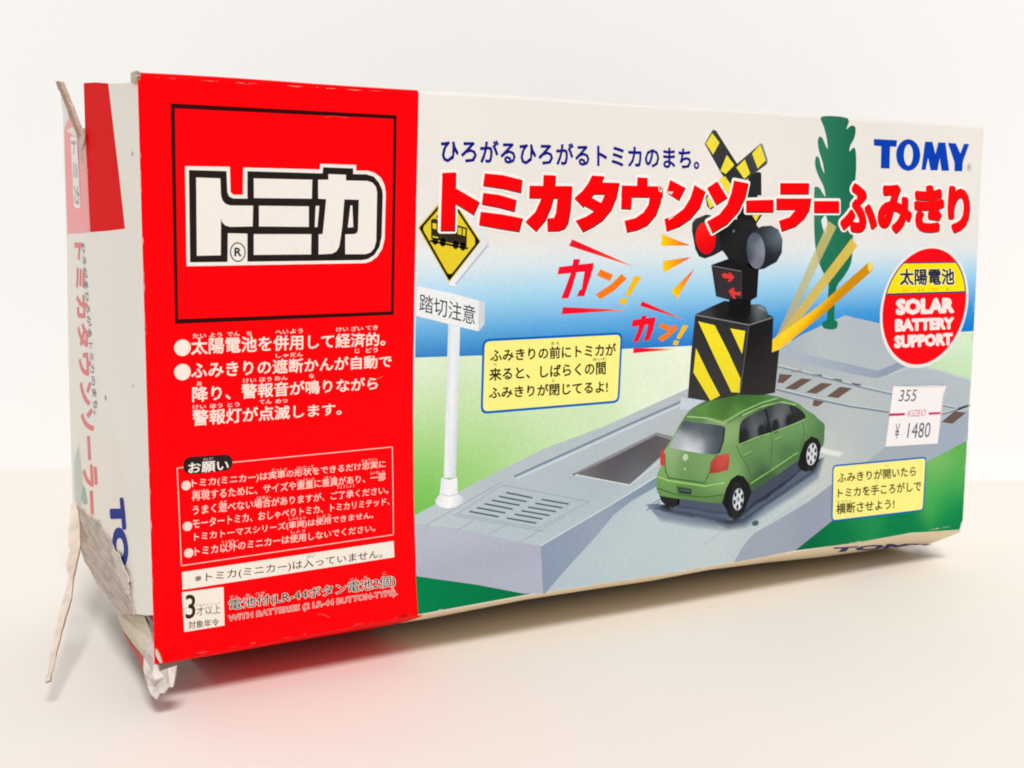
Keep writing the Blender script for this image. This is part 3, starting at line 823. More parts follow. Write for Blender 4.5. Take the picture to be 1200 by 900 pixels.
p.poly([(180.9,27.12),(181.71,30.22),(183.15,33.38),(185.64,34.92),(188.21,34.03),(189.59,31.68),(188.95,29.07),(187,26.04),(184.27,24.8),(181.93,25.7)], (26, 27, 26), 12)
p.poly(conic(*[(186.62,33.63),(189.13,29.69),(185.44,25.01),(182.46,29.1)]), ramp([(182.64,29.61),(188.93,29.6)], [(14,15,16),(36,38,38),(22,23,24)]), 14, 1.0)
p.poly(conic(*[(186.3,32.91),(188.07,29.78),(185.57,26.59),(184.09,29.75)]), (204, 210, 214), 16)
hub = [(186.11,29.79),(186.42,32.05),(187.46,30.69),(187.35,28.78),(185.88,27.47),(184.83,28.79),(185,31)]
for q in hub[1:]:
    p.poly(ring(q, .4, .66, 12), (36, 38, 40), 17)
p.poly(ring(hub[0], .42, .6, 12), (120, 126, 130), 17)
p.build('printed_toy_car', front)

# -- sound bursts
p = Print()
for s, g in (([(104.57,90.3),(103.63,88.74),(123.57,83.31)], [(103.84,89.68),(123.57,83.31)]), ([(102.08,73.73),(101.8,71.97),(121.45,72.48)], [(101.86,72.85),(121.45,72.48)]),
             ([(126.02,74.57),(125.41,73.41),(139.86,69.34)], [(125.63,74.06),(139.86,69.34)]), ([(123.67,62.72),(123.47,61.35),(136.75,61.82)], [(123.61,62.07),(136.75,61.82)])):
    p.poly(s, ramp(g, [(240,16,44),(240,20,40),(244,70,36),(250,170,50)]), 9, 1.0)
RY = [(252,206,10), (250,150,20), (236,60,50)]
for s, g in (([(131.78,91.57),(131.62,88.64),(140.92,88.74)], [(131.74,89.95),(140.92,88.74)]), ([(132.21,84.72),(132.63,81.7),(141.43,85.69)], [(132.42,83.08),(141.43,85.69)]), ([(142.54,82.62),(135.22,77.04),(137.19,74.87)], [(135.91,75.96),(142.54,82.62)])):
    p.poly(s, ramp(g, RY), 9, 1.0)
ka = [[(100.82,83.58),(105.05,83.97),(111.01,84.48),(110.75,82.51),(105.83,82.2),(100.47,81.78)], [(105.03,85.42),(106.98,85.46),(105.84,81.82),(104.69,78.37),(103.68,75.87),(101.6,75.86),(103.04,79.04),(104.33,82.16)], [(108.66,84.25),(111.01,84.48),(110.16,81.13),(108.35,76.27),(106.16,76.26),(106.81,77.7),(107.56,78)],
      [(123.26,69.88),(130.49,70.37),(130.13,68.67),(122.82,68.13)], [(125.96,70.78),(127.56,70.93),(126.76,67.66),(125,64.18),(123.4,64.24),(124.77,66.75)], [(128.56,70.04),(130.49,70.37),(129.61,66.9),(128.54,64.5),(126.68,64.37),(127.38,65.66)]]
p.shape(union(ka), (244, 12, 40), 10)
for s in ([(113.04,82.86),(116.93,81.47),(115.96,79.88),(112.07,81.35)], [(119.51,81.62),(121.11,80.37),(117.41,77.48),(113.19,75.39),(111.7,76.64),(116.21,78.98)], [(132.25,68.8),(135.33,67.83),(134.53,66.65),(131.38,67.76)], [(136.39,68.32),(137.67,67.28),(134.99,65.17),(132.56,63.87),(131.3,64.92),(134.13,66.27)]):
    p.poly(s, (250, 122, 24), 10)
for s in ([(123.54,81.05),(125.7,80.82),(122,75.89),(120.65,76.11)], [(119.64,75.68),(121.46,75.25),(120.87,73.77),(118.81,74.15)], [(139.31,68.02),(141.08,67.76),(138.34,64.37),(137.16,64.62)], [(136.59,64.17),(138.18,63.9),(137.55,62.72),(136.05,63.05)]):
    p.poly(s, (252, 188, 8), 10)
p.build('printed_sound_lettering', front)

# -- title
polys = [[(68.8,105.56),(72.19,105.76),(71.95,92.41),(68.35,92.4)], [(71.93,102.3),(78.42,99.1),(76.94,96.11),(71.87,98.78)],
 [(79.96,105.72),(84.93,105.42),(90,104.45),(89.67,101.43),(84.96,102.31),(79.5,102.92)], [(79.57,101.2),(83.92,100.79),(88.42,99.72),(87.95,96.99),(83.6,97.91),(79.18,98.58)], [(78.91,96.79),(84.65,96.24),(90.23,95.37),(89.27,92.21),(83.98,92.92),(78.45,93.8)],
 [(92.21,103.11),(104.14,103.22),(103.79,97.46),(103.17,94.35),(102.23,92.98),(100.47,92.42),(97.39,92.35),(97.21,95.36),(99.17,95.5),(99.74,96.8),(100.13,100.31),(92.1,100.26)], [(96.06,105.74),(99.4,105.7),(99.1,101.1),(98.19,98.01),(96.63,94.93),(94.06,92.28),(91.16,94.53),(93.86,96.87),(95.27,99.51),(95.96,102.27)],
 [(110.08,105.95),(113.57,105.84),(112.25,103.06),(109.28,100.14),(107.51,98.24),(105.01,100.32),(107.36,102.16),(108.98,104.06)], [(111.85,104.3),(118.14,104.31),(117.37,100.76),(115.81,97.58),(113.33,95.03),(110.54,93.44),(107.54,92.18),(105.47,94.86),(108.6,95.94),(111.22,97.41),(112.94,99.31),(113.97,101.46),(110.77,101.47)], [(109.27,100.89),(115.03,98.33),(113.31,96.17),(107.57,98.74)],
 [(123.65,105.76),(126.66,105.76),(126.73,102.82),(123.72,102.9)], [(119.01,103.7),(131.6,103.68),(131.51,100.97),(118.91,100.91)], [(119.03,102.68),(122,102.61),(121.8,97.9),(118.9,97.99)], [(128.01,102.85),(131.6,103.68),(130.99,99.67),(129.62,96.43),(126.89,93.83),(123.74,92.66),(120.75,92.14),(119.99,94.95),(123.27,95.61),(125.77,97.04),(127.31,98.98)],
 [(133.98,105.41),(138.79,103.5),(136.83,100.27),(132.94,102.16)], [(141.83,104.27),(145.32,102.7),(143.69,98.52),(140.7,95.53),(137.03,93.55),(133.14,92.42),(132.4,95.48),(135.72,96.35),(138.54,98.14),(140.53,100.78)],
 [(145.99,103.5),(149.15,105.34),(152.72,101.16),(149.11,99.25)], [(154.88,105.67),(159.7,105.03),(158.8,101.39),(156.67,97.66),(152.89,94.28),(148.09,91.99),(146.29,94.91),(150.23,96.73),(152.71,99.29),(154.06,102.32)],
 [(159.18,100.52),(168.51,100.85),(168.66,97.57),(159.3,97.48)], [(170.84,105.33),(181.14,105.54),(181.1,102.63),(170.97,102.46)], [(169.67,101.21),(182.09,101.39),(181.59,98.25),(179.75,95.8),(176.6,93.7),(171.88,92.44),(170.84,95.26),(174.64,96.25),(176.84,98.34),(169.8,98.27)], [(183.25,100.71),(192.49,100.84),(192.66,97.66),(183.41,97.57)]]
p = Print()
red_v, red_f = union(polys)
for s, q in (('ふ', [(192.8,105.78),(206.75,105.99),(207.6,92.15),(193.55,92.13)]), ('み', [(207.07,105.71),(220.65,105.91),(221.59,91.95),(207.91,92)]), ('き', [(221.7,105.86),(234.11,106.03),(235.11,92.19),(222.62,92.17)]), ('り', [(235.63,105.91),(245.17,106.02),(246.24,92.13),(236.64,92.12)])):
    vs, fs = text2d(s, 0.056)
    x0 = min(a[0] for a in vs); x1 = max(a[0] for a in vs); y0 = min(a[1] for a in vs); y1 = max(a[1] for a in vs)
    n = len(red_v)
    for a in vs:
        u = (a[0] - x0) / (x1 - x0); t = (a[1] - y0) / (y1 - y0)
        red_v.append(tuple((q[3][i] * (1 - u) + q[2][i] * u) * (1 - t) + (q[0][i] * (1 - u) + q[1][i] * u) * t for i in (0, 1)))
    red_f += [tuple(n + i for i in g) for g in fs]
sh = dilate((red_v, red_f), 0.10, 6)
p.shape(dilate((red_v, red_f), 0.75, 8), (242, 236, 230), 22)
p.shape(([(x + .16, z - .18) for x, z in sh[0]], sh[1]), (62, 22, 20), 23)
p.shape((red_v, red_f), RED, 24)
p.text('ひろがるひろがるトミカのまち。', [(68.47,113.37),(143.1,113.77),(143.29,108.23),(68.47,107.94)], NAVY, 22, 0.022)
# scuff across the title
for s in ([(130.37,104.3),(131.84,103.69),(131.48,102.13),(130.42,102.5)], [(132.69,102.41),(135.13,102.46),(134.5,101.67),(132.86,101.96)], [(133.69,95.68),(134.98,96.47),(135.32,95.95),(133.87,95.16)]):
    p.poly(s, (222, 206, 196), 25)
p.poly([(130.87,103.86),(131.38,102.91),(130.58,102.57)], (150, 110, 96), 26)
p.build('title_lettering', front)

# -- maker's name
p = Print()
for s in ([(205.01,118.29),(214.07,118.27),(213.98,116.47),(211.44,116.45),(211.63,110.27),(208.2,110.26),(208.02,116.4),(205.12,116.52)], [(225.46,118.3),(228.45,118.35),(229.94,114.78),(230.94,118.25),(233.89,118.31),(236.07,110.27),(232.94,110.19),(231.79,113.86),(231.15,110.27),(228.32,110.19),(227,113.83),(226.19,110.26),(224.51,110.22)], [(234.97,118.27),(238.3,118.27),(240.41,115.36),(241.76,118.26),(243.96,118.27),(241.62,112.9),(241.63,110.28),(238.36,110.2),(238.16,112.81)]):
    p.poly(s, BLUE, 22)
p.poly(conic(*[(218.45,118.72),(223.73,114.39),(219.15,109.82),(214.03,114.23)]), BLUE, 22)
p.poly(conic(*[(218.65,117.28),(220.72,114.3),(219.15,111.27),(217.1,114.26)]), CREAM, 23)
oc = [(244.56,111.48)][0]
p.line(ring(oc, .85, 1.0, 18), 0.14, (170, 160, 155), 22, True)
p.text('R', [(oc[0] - .35, oc[1] + .5), (oc[0] + .35, oc[1] + .5), (oc[0] + .35, oc[1] - .5), (oc[0] - .35, oc[1] - .5)], (130, 124, 122), 22, 0.02)
p.build('maker_lettering', front)

# -- logo in its frame
p = Print()
fo = [(6.57,118.05),(57.36,118.01),(56.42,73.24),(6.32,72.86)]; fi = [(7.37,117.14),(56.64,117.22),(55.77,74.01),(6.94,73.79)]
FR = (50, 10, 12)
for i in range(4):
    j = (i + 1) % 4
    p.poly([fo[i], fo[j], fi[j], fi[i]], FR, 1)
LW = (238, 230, 222)
p.poly([(9.21,105.47),(18.72,105.59),(18.76,100.28),(19.34,99.76),(21.43,99.8),(21.64,105.52),(38.86,105.54),(39.03,106.77),(47.45,106.75),(47.44,105.51),(50.18,105.58),(51.94,105.12),(53.49,104.05),(54.32,102.4),(54.59,100.63),(54.25,90.45),(53.62,88.16),(52.38,86.48),(50.87,85.47),(49.48,85.07),(9.03,84.83)], LW, 1)
p.poly([(10,104.7),(17.97,104.67),(18.07,100.27),(18.4,99.46),(19.23,99),(22.41,99),(22.52,104.78),(39.48,104.72),(39.66,106.05),(46.74,105.99),(46.73,104.74),(49.9,104.77),(51.66,104.31),(52.93,103.03),(53.75,101.38),(53.86,100.12),(53.53,90.97),(52.95,88.67),(51.71,86.89),(50.15,85.98),(48.65,85.74),(22.15,85.65),(22.26,91.6),(17.99,91.69),(17.81,85.64),(9.77,85.63)], BLACK, 2)
for s in ([(11.49,103.2),(16.61,103.13),(16.68,99.63),(16.96,98.59),(17.58,97.88),(18.55,97.52),(23.63,97.53),(23.45,93.14),(18.46,93.03),(17.43,93.36),(16.76,94.07),(16.58,94.88),(16.36,87.05),(11.24,86.99)],
          [(23.89,103.29),(37.09,103.29),(36.93,99.21),(23.86,99.16)], [(24.94,97.54),(36.22,97.53),(36.16,93.09),(24.86,93.15)], [(23.67,91.5),(36.72,91.51),(36.61,87.1),(23.59,87.09)],
          [(38.46,103.32),(40.85,103.37),(40.86,104.6),(44.99,104.55),(44.98,103.31),(50.16,103.32),(51.38,102.95),(52.2,102.01),(52.47,100.85),(52.18,89.95),(51.72,88.42),(50.77,87.41),(49.49,87.06),(44.66,87.09),(44.7,91.47),(46.78,91.52),(47.49,91.77),(47.77,92.38),(48.04,99.12),(44.56,99.17),(44.08,93.97),(43.61,90.72),(43.21,88.71),(42.55,87.71),(41.42,87.21),(38.36,87.08),(38.42,91.46),(39.38,91.56),(39.91,95.94),(40.27,99.16),(38.41,99.23)],
          [(37.81,97.65),(38.65,97.66),(38.17,93.05),(37.54,93.05)], [(46.01,97.84),(46.45,97.85),(46.63,93.08),(45.32,92.98)]):
    p.poly(s, LW, 3)
rc = [(20.09,87.69)][0]
p.line(ring(rc, 1.6, 1.95, 30), 0.24, BLACK, 4, True)
p.text('R', [(19.36,88.66),(20.91,88.65),(20.87,86.77),(19.32,86.78)], BLACK, 4, 0.03)
p.build('logo_lettering', front)

# -- selling points, white on red
p = Print()
WT = (248, 228, 214)
for q in [(7.73,67.78),(7.6,62.64)]:
    p.poly(ring(q, 1.75, 1.74), WT, 2)
for s, q in (('太陽電池を併用して経済的。', [(9.62,69.73),(54.31,69.36),(54.29,66.18),(9.53,66.16)]), ('ふみきりの遮断かんが自動で', [(9.49,64.62),(55.88,64.07),(55.86,61.13),(9.4,61.09)]), ('降り、警報音が鳴りながら', [(9.61,59.43),(52.38,59.22),(52.36,56.18),(9.52,56.07)]), ('警報灯が点滅します。', [(9.49,54.47),(43.46,53.81),(43.43,51.01),(9.4,50.95)])):
    p.text(s, q, WT, 2, 0.019)
for s, q in (('たい', [(9.98,70.67),(12.8,70.66),(12.78,69.65),(9.95,69.66)]), ('よう', [(13.54,70.68),(16.25,70.68),(16.23,69.66),(13.52,69.67)]), ('でん', [(17.35,70.74),(20.15,70.73),(20.13,69.8),(17.33,69.81)]), ('ち', [(21.66,70.67),(22.82,70.68),(22.81,69.74),(21.64,69.74)]), ('へい', [(28.16,70.73),(31.12,70.77),(31.11,69.87),(28.14,69.84)]), ('よう', [(31.54,70.86),(34.44,70.9),(34.42,69.9),(31.53,69.86)]), ('けい', [(42.38,70.82),(45.22,70.88),(45.21,69.9),(42.37,69.86)]), ('ざい', [(45.93,70.9),(48.81,70.9),(48.81,69.87),(45.93,69.88)]), ('てき', [(49.48,70.93),(52.45,70.98),(52.45,70),(49.47,69.95)]),
             ('しゃ', [(28.17,65.55),(31.04,65.57),(31.03,64.67),(28.16,64.65)]), ('だん', [(31.46,65.65),(34.36,65.67),(34.35,64.71),(31.45,64.7)]), ('じ', [(46.83,65.83),(47.94,65.83),(47.93,64.85),(46.82,64.85)]), ('どう', [(49.44,65.87),(52.42,65.9),(52.41,64.85),(49.44,64.83)]), ('お', [(10.61,60.49),(11.68,60.47),(11.66,59.55),(10.58,59.56)]), ('けい', [(20.7,60.56),(23.6,60.55),(23.58,59.55),(20.68,59.57)]), ('ほう', [(24.37,60.6),(27.1,60.55),(27.09,59.6),(24.35,59.61)]), ('おん', [(27.83,60.61),(30.75,60.6),(30.74,59.7),(27.82,59.71)]), ('な', [(35.79,60.74),(37.02,60.72),(37.01,59.75),(35.77,59.77)]),
             ('けい', [(9.61,55.48),(12.45,55.44),(12.43,54.51),(9.59,54.56)]), ('ほう', [(13.34,55.48),(16.02,55.45),(16,54.52),(13.32,54.55)]), ('とう', [(17.17,55.48),(19.79,55.46),(19.77,54.51),(17.15,54.54)]), ('てん', [(24.28,55.66),(27.02,55.64),(27,54.69),(24.27,54.71)]), ('めつ', [(27.9,55.58),(30.68,55.56),(30.66,54.6),(27.89,54.63)])):
    p.text(s, q, WT, 2, 0.012)
p.build('feature_lettering', front)

# -- notice
p = Print()
for s in ([(5.94,42.22),(7.45,42.27)], [(17.93,42.38),(36.26,42.5),(55.94,42.62)], [(55.94,42.62),(56.06,32.32),(56.13,21.82)], [(56.13,21.82),(30.24,21.36),(6.29,20.91)], [(6.29,20.91),(6.14,31.59),(5.94,42.22)]):
    p.line(s, 0.2, (246, 200, 184), 1)
p.poly(rounded([(7.22,44.39),(17.97,44.22),(18,40.73),(7.31,40.62)], 1.9), (48, 32, 32), 2)
p.text('お願い', [(8.32,43.15),(17.16,43.03),(17.11,40.71),(8.26,40.76)], WHITE, 3, 0.02)
p.text('ねが', [(11.57,43.91),(13.78,43.91),(13.77,43.33),(11.56,43.34)], (220, 190, 186), 3, 0.0)
NT = (250, 214, 200)
for q in [(7.77,38.28),(7.83,29.38),(7.97,23.51)]:
    p.poly(ring(q, 1.0, 1.02), NT, 2)
for s, q in (('トミカ(ミニカー)は実車の形状をできるだけ忠実に', [(9.04,39.54),(54.2,39.67),(54.19,37.7),(8.98,37.44)]), ('再現するために、サイズや重量に差異があり、一部', [(8.97,36.91),(54.18,36.77),(54.17,34.9),(8.92,34.75)]), ('うまく遊べない場合がありますが、ご了承ください。', [(9.04,33.78),(54.89,33.48),(54.88,31.71),(8.99,31.66)]), ('モータートミカ、おしゃべりトミカ、トミカリミテッド、', [(8.97,30.8),(55.21,30.79),(55.2,29.06),(8.91,28.72)]), ('トミカトーマスシリーズ(車両)は使用できません。', [(9.23,27.77),(51.07,27.89),(51.06,26.12),(9.18,25.69)]), ('トミカ以外のミニカーは使用しないでください。', [(9.3,24.7),(51.5,24.87),(51.48,23.15),(9.24,22.62)])):
    p.text(s, q, NT, 2, 0.010)
for s, q in (('じっしゃ', [(26.96,40.2),(30.32,40.19),(30.31,39.39),(26.95,39.41)]), ('けいじょう', [(32.69,40.12),(36.54,40.12),(36.53,39.32),(32.68,39.32)]), ('ちゅうじつ', [(48.25,40.4),(52.15,40.36),(52.14,39.54),(48.24,39.58)]), ('さいげん', [(9.12,37.14),(12.66,37.12),(12.65,36.44),(9.1,36.47)]), ('じゅうりょう', [(32.65,37.28),(36.61,37.25),(36.6,36.49),(32.64,36.53)]), ('さい', [(39.09,37.27),(41.75,37.27),(41.74,36.56),(39.08,36.56)]), ('いちぶ', [(50.47,37.32),(54.02,37.3),(54.01,36.58),(50.47,36.6)]), ('あそ', [(15.02,34.16),(16.49,34.16),(16.47,33.52),(15.01,33.53)]), ('ばあい', [(23.33,34.28),(26.45,34.25),(26.44,33.56),(23.31,33.59)]), ('りょうしょう', [(42.26,34.88),(46.41,34.83),(46.4,34.11),(42.25,34.17)]), ('しゃりょう', [(30.61,28.72),(34.51,28.64),(34.5,27.93),(30.6,28.02)]), ('しよう', [(37.29,28.58),(40.53,28.48),(40.52,27.82),(37.28,27.92)]), ('いがい', [(15.32,25.38),(18.96,25.29),(18.95,24.65),(15.3,24.75)]), ('しよう', [(31.03,25.7),(34.36,25.67),(34.35,25.01),(31.02,25.05)])):
    p.text(s, q, NT, 2, 0.0)
p.build('notice_lettering', front)

# -- white strip, age mark, battery line
p = Print()
ST = (240, 232, 218); DK = (64, 34, 26)
p.poly([(6.4,19.49),(56.18,20.33),(56.33,16.4),(6.44,15.59)], ST, 1)
p.text('※トミカ(ミニカー)は入っていません。', [(9.15,18.68),(53.35,18.68),(53.34,16.36),(9.09,16.39)], DK, 2, 0.007)
p.text('はい', [(34.7,19.68),(36.7,19.68),(36.69,18.91),(34.69,18.91)], (110, 80, 70), 2, 0.0)
p.poly([(6.28,15.05),(15.39,14.99),(15.45,6.28),(6.54,6.19)], ST, 1)
p.text('3', [(7.03,14.36),(9.19,14.24),(9.06,8.95),(6.9,8.99)], DK, 2, 0.012)
p.text('才以上', [(9.31,11.33),(14.67,11.23),(14.62,9.1),(9.26,9.36)], DK, 2, 0.0)
p.text('対象年令', [(7.46,8.46),(14.25,8.06),(14.22,6.42),(7.41,6.64)], DK, 2, 0.01)
p.text('さい いじょう', [(9.95,11.72),(14.53,11.64),(14.52,11.25),(9.94,11.33)], (130, 100, 90), 2, 0.0)
bq = [(16.56,11.84),(56.54,12.1),(56.52,9.02),(16.5,9.16)]
eq = [(16.38,8.38),(57.03,8.62),(57.03,6.81),(16.35,6.69)]
p.text('電池付(LR-44ボタン電池2個)', bq, ST, 1, 0.05, 0.007)
p.text('電池付(LR-44ボタン電池2個)', bq, (50, 24, 22), 2, 0.007)
p.text('WITH BATTERIES (2 LR-44 BUTTON-TYPE).', eq, (246, 218, 204), 1, 0.05, 0.0)
p.text('WITH BATTERIES (2 LR-44 BUTTON-TYPE).', eq, (190, 26, 26), 2, 0.0)
for s, q in (('でん', [(16.67,12.77),(18.91,12.75),(18.89,11.9),(16.66,11.93)]), ('ち', [(20.31,12.7),(21.32,12.71),(21.3,11.91),(20.29,11.9)]), ('つき', [(22.42,12.7),(24.71,12.68),(24.69,11.87),(22.41,11.9)]), ('でん', [(45.01,12.83),(47.21,12.79),(47.2,12),(45.01,12.04)]), ('ち', [(48.53,12.87),(49.42,12.91),(49.41,12.17),(48.52,12.14)]), ('こ', [(53.32,13.17),(54.22,13.21),(54.22,12.52),(53.32,12.48)])):
    p.text(s, q, (240, 200, 186), 2, 0.0)
p.build('battery_lettering', front)

# -- yellow captions
def caption(q, lines, name, r, w, bw):
    p = Print()
    p.poly(rounded(q, r), (0, 100, 186), 11)
    p.poly(rounded(inset(q, bw), r * .75), YEL, 12)
    for s, k, wt, col in lines:
        p.text(s, k, col, 13, wt)
    p.build(name, front)


DKT = (48, 40, 18)
caption([(79.62,66.72),(120.16,66.86),(119.53,48.84),(79.16,48.68)], [
    ('ふみきりの前にトミカが', [(81.73,64.17),(118.17,64.2),(118.24,60.87),(81.75,61.15)], .025, DKT), ('来ると、しばらくの間', [(81.48,59.63),(115.13,59.71),(115.2,56.32),(81.5,56.53)], .025, DKT), ('ふみきりが閉じてるよ!', [(81.37,55.12),(115.86,54.78),(115.93,51.57),(81.39,52.2)], .025, DKT),
    ('まえ', [(98.78,65.26),(101.31,65.28),(101.32,64.52),(98.79,64.5)], .01, DKT), ('く', [(82.67,60.86),(83.58,60.88),(83.59,60.14),(82.67,60.12)], .01, DKT), ('あいだ', [(111.16,60.68),(115.34,60.68),(115.36,59.9),(111.17,59.97)], .01, DKT), ('と', [(99.21,56.04),(100.1,56.05),(100.11,55.29),(99.22,55.27)], .01, DKT)], 'caption_box', 1.9, .02, .6)
caption([(194.17,25.88),(232.66,25.02),(232.48,8.3),(194.62,9.15)], [
    ('ふみきりが開いたら', [(196.29,23.36),(228.23,22.55),(228.44,19.4),(196.45,20.43)], .020, (60, 54, 26)), ('トミカを手ころがしで', [(196.65,18.82),(230.72,17.87),(230.95,14.52),(196.81,15.96)], .020, (60, 54, 26)), ('横断させよう!', [(196.34,14.42),(219.76,13.41),(219.96,10.27),(196.51,11.12)], .020, (60, 54, 26)),
    ('ひら', [(215.1,24.08),(216.74,24.02),(216.78,23.33),(215.14,23.39)], 0, (120, 110, 60)), ('て', [(211.66,19.62),(212.59,19.62),(212.62,19.02),(211.7,19.02)], 0, (120, 110, 60)), ('おうだん', [(196.51,15.23),(202.58,14.94),(202.61,14.26),(196.55,14.56)], 0, (120, 110, 60))], 'caption_box', 1.6, .02, .5)

# -- round battery badge
p = Print()
bt = [(229.12,88.51),(247.2,75.22),(228.14,52.18),(210.35,69.41)]
bc_ = (sum(q[0] for q in bt) / 4, sum(q[1] for q in bt) / 4)


def squeeze(q, d):
    return [((x - bc_[0]) * d + bc_[0], (z - bc_[1]) * d + bc_[1]) for x, z in q]


el = conic(*bt, n=64)
p.poly(el, (238, 230, 226), 22)
inn = squeeze(el, .945)
p.poly(inn, (246, 0, 16), 23)
bq = [(217.26,83.65),(241.74,83.5),(246.75,74.04),(211.14,74.21)]


def clip(poly, zlo, zhi):
    def cut(pl, keep, zc):
        out = []
        for a, b in zip(pl, pl[1:] + pl[:1]):
            ka_, kb_ = keep(a), keep(b)
            if ka_: out.append(a)
            if ka_ != kb_:
                t = (zc - a[1]) / (b[1] - a[1])
                out.append((a[0] + (b[0] - a[0]) * t, zc))
        return out
    pl = cut(poly, lambda q: q[1] >= zlo, zlo)
    return cut(pl, lambda q: q[1] <= zhi, zhi)


z_lo = (bq[2][1] + bq[3][1]) / 2; z_hi = (bq[0][1] + bq[1][1]) / 2
p.poly(clip(inn, z_lo, z_hi), (34, 52, 120), 24)
p.poly(clip(squeeze(el, .92), z_lo + .5, z_hi - .4), (250, 226, 10), 25)
bq = [(217.57,81.72),(240.44,81.57),(240.81,76.58),(217.89,76.88)]
p.text('太陽電池', bq, (250, 240, 190), 26, 0.065, 0.028)
p.text('太陽電池', bq, (36, 38, 66), 27, 0.028)
for s, q in (('たい', [(219.13,75.79),(221.62,75.79),(221.67,74.99),(219.19,75)]), ('よう', [(225.13,75.76),(227.78,75.75),(227.84,74.94),(225.19,74.96)]), ('でん', [(231.1,75.73),(233.66,75.72),(233.72,74.91),(231.15,74.92)]), ('ち', [(237.16,75.7),(238.46,75.71),(238.52,74.9),(237.22,74.88)])):
    p.text(s, q, (110, 100, 40), 26, 0.0)
p.text('SOLAR', [(216.53,73.02),(240.89,72.85),(241.25,68.14),(216.85,68.16)], (250, 228, 224), 26, 0.07)
p.text('BATTERY', [(216.55,67.1),(241.21,66.9),(241.48,63.28),(216.78,63.37)], (250, 228, 224), 26, 0.07)
p.text('SUPPORT', [(216.54,62.31),(241.09,62.24),(241.38,58.41),(216.79,58.47)], (250, 228, 224), 26, 0.07)
p.build('round_badge', front)

# -- rubbed edges and corners
def flecks(a, b, n, amp, c, lay):
    p = Print()
    a, b = Vector(a), Vector(b)
    e = (b - a).normalized(); nn = Vector((-e.y, e.x))
    for k in range(n):
        t = random.random(); l = random.uniform(.4, 2.2); w = random.uniform(.05, amp)
        q = a + (b - a) * t
        p.poly([tuple(q - e * l), tuple(q - e * l * .3 + nn * w * .7), tuple(q + e * l * .2 + nn * w), tuple(q + e * l), tuple(q + e * .1 - nn * .02)], c, lay)
    p.build('edge_wear', front)


flecks((0.05, 4), (0.05, 122), 30, -.22, (244, 170, 160), 1)
flecks((1, 123.1), (60, 123.1), 16, -.22, (244, 150, 140), 1)
flecks((3, .75), (60, 1.75), 12, .3, (236, 90, 76), 1)
flecks((66, 1.9), (150, 1.6), 14, .28, (226, 218, 204), 6)
flecks((150, 1.75), (245, 2.0), 16, .28, (226, 218, 204), 6)
flecks((249.8, 3), (249.8, 122), 22, .22, (238, 234, 228), 6)
p = Print()
p.poly([(248.6, .4), (250, .2), (250, 3.4), (249.4, 2.6), (249.1, 1.4)], (240, 238, 234), 7)
p.build('worn_corner', front)

# -- faint rub marks on the red band
for k in range(5):
    p = Print()
    x, z = random.uniform(3, 58), random.choice((random.uniform(5, 14), random.uniform(42, 60), random.uniform(112, 121)))
    a = random.uniform(-.5, .5); l = random.uniform(2, 7)
    pts = [(x + l * t * math.cos(a), z + l * t * math.sin(a) + .25 * math.sin(t * 5)) for t in (0, .25, .5, .75, 1)]
    p.line(pts, random.uniform(.08, .16), (250, 120, 110, .45), 1)
    p.build('rub_mark', front)

# -- price sticker: a slip of paper of its own on the front panel
sq = [(217.06,47.37),(238.49,46.37),(236.89,28.65),(214.95,29.5)]
so = rounded(sq, .35, 3)
n = len(so)
tr_ = Vector(sq[1])


def lift(q):
    return 0.8 * max(0, 1 - (Vector(q[:2]) - tr_).length / 5.0) ** 2


p = Print(surf=lambda q, off: (q[0], -off - .15 - lift(q), q[1]))
p.poly(so, (244, 238, 238), 0, 0.8)
k = len(p.v)
for q in so:
    p.v += [(q[0], -0.17 - lift(q), q[1]), (q[0], -0.02 - lift(q) * .9, q[1])]
    p.c += [C((226, 214, 214))] * 2
for i in range(n):
    a, b = k + 2 * i, k + 2 * ((i + 1) % n)
    p.f.append((a, b, b + 1, a + 1))
sticker = p.build('price_sticker', root, label='white paper price sticker with one lifted corner')
p = Print(surf=lambda q, off: (q[0], -off - .165 - lift(q), q[1]))
PK = (208, 48, 108); GR = (92, 104, 116)
p.poly([(215.93,39.36),(222.35,39.07),(222.33,38.33),(215.88,38.56)], PK, 1)
p.poly([(232.37,38.53),(237.52,38.31),(237.49,37.66),(232.39,37.78)], PK, 1)
p.text('355', [(220.12,46.1),(227.17,45.83),(226.48,42.33),(219.36,42.66)], GR, 1, 0.0)
p.text('KIZEO', [(223.9,39.81),(231.4,39.48),(230.88,37.5),(223.49,37.87)], (214, 96, 140), 1, -0.008)
p.text('¥', [(218.73,36.09),(220.64,36.02),(220.22,31.6),(218.45,31.64)], GR, 1, 0.0)
p.text('1480', [(224.16,35.94),(233.68,35.51),(233.28,30.77),(223.64,31.35)], GR, 1, 0.0)
p.build('price_lettering', sticker)

# ------------------------------------------------------------------ the torn left end
def card(name, outline, thick, mats, parent=root, col=None, edge=1, label=None):
    """flat or bent piece of card: outline in 3-D, tessellated in y/z, given a thickness along x"""
    n = len(outline)
    tri = tessellate_polygon([[Vector((0, q[1], q[2])) for q in outline]])
    vs = list(outline) + [(q[0] + thick, q[1], q[2]) for q in outline]
    fs = [tuple(t) for t in tri] + [tuple(n + i for i in reversed(t)) for t in tri]
    fm = [0] * len(fs)
    for i in range(n):
        j = (i + 1) % n
        fs.append((i, j, n + j, n + i)); fm.append(edge)
    cols = None if col is None else [C(col)] * len(vs)
    return link(name, vs, fs, mats, parent, cols=cols, fmat=fm, label=label)


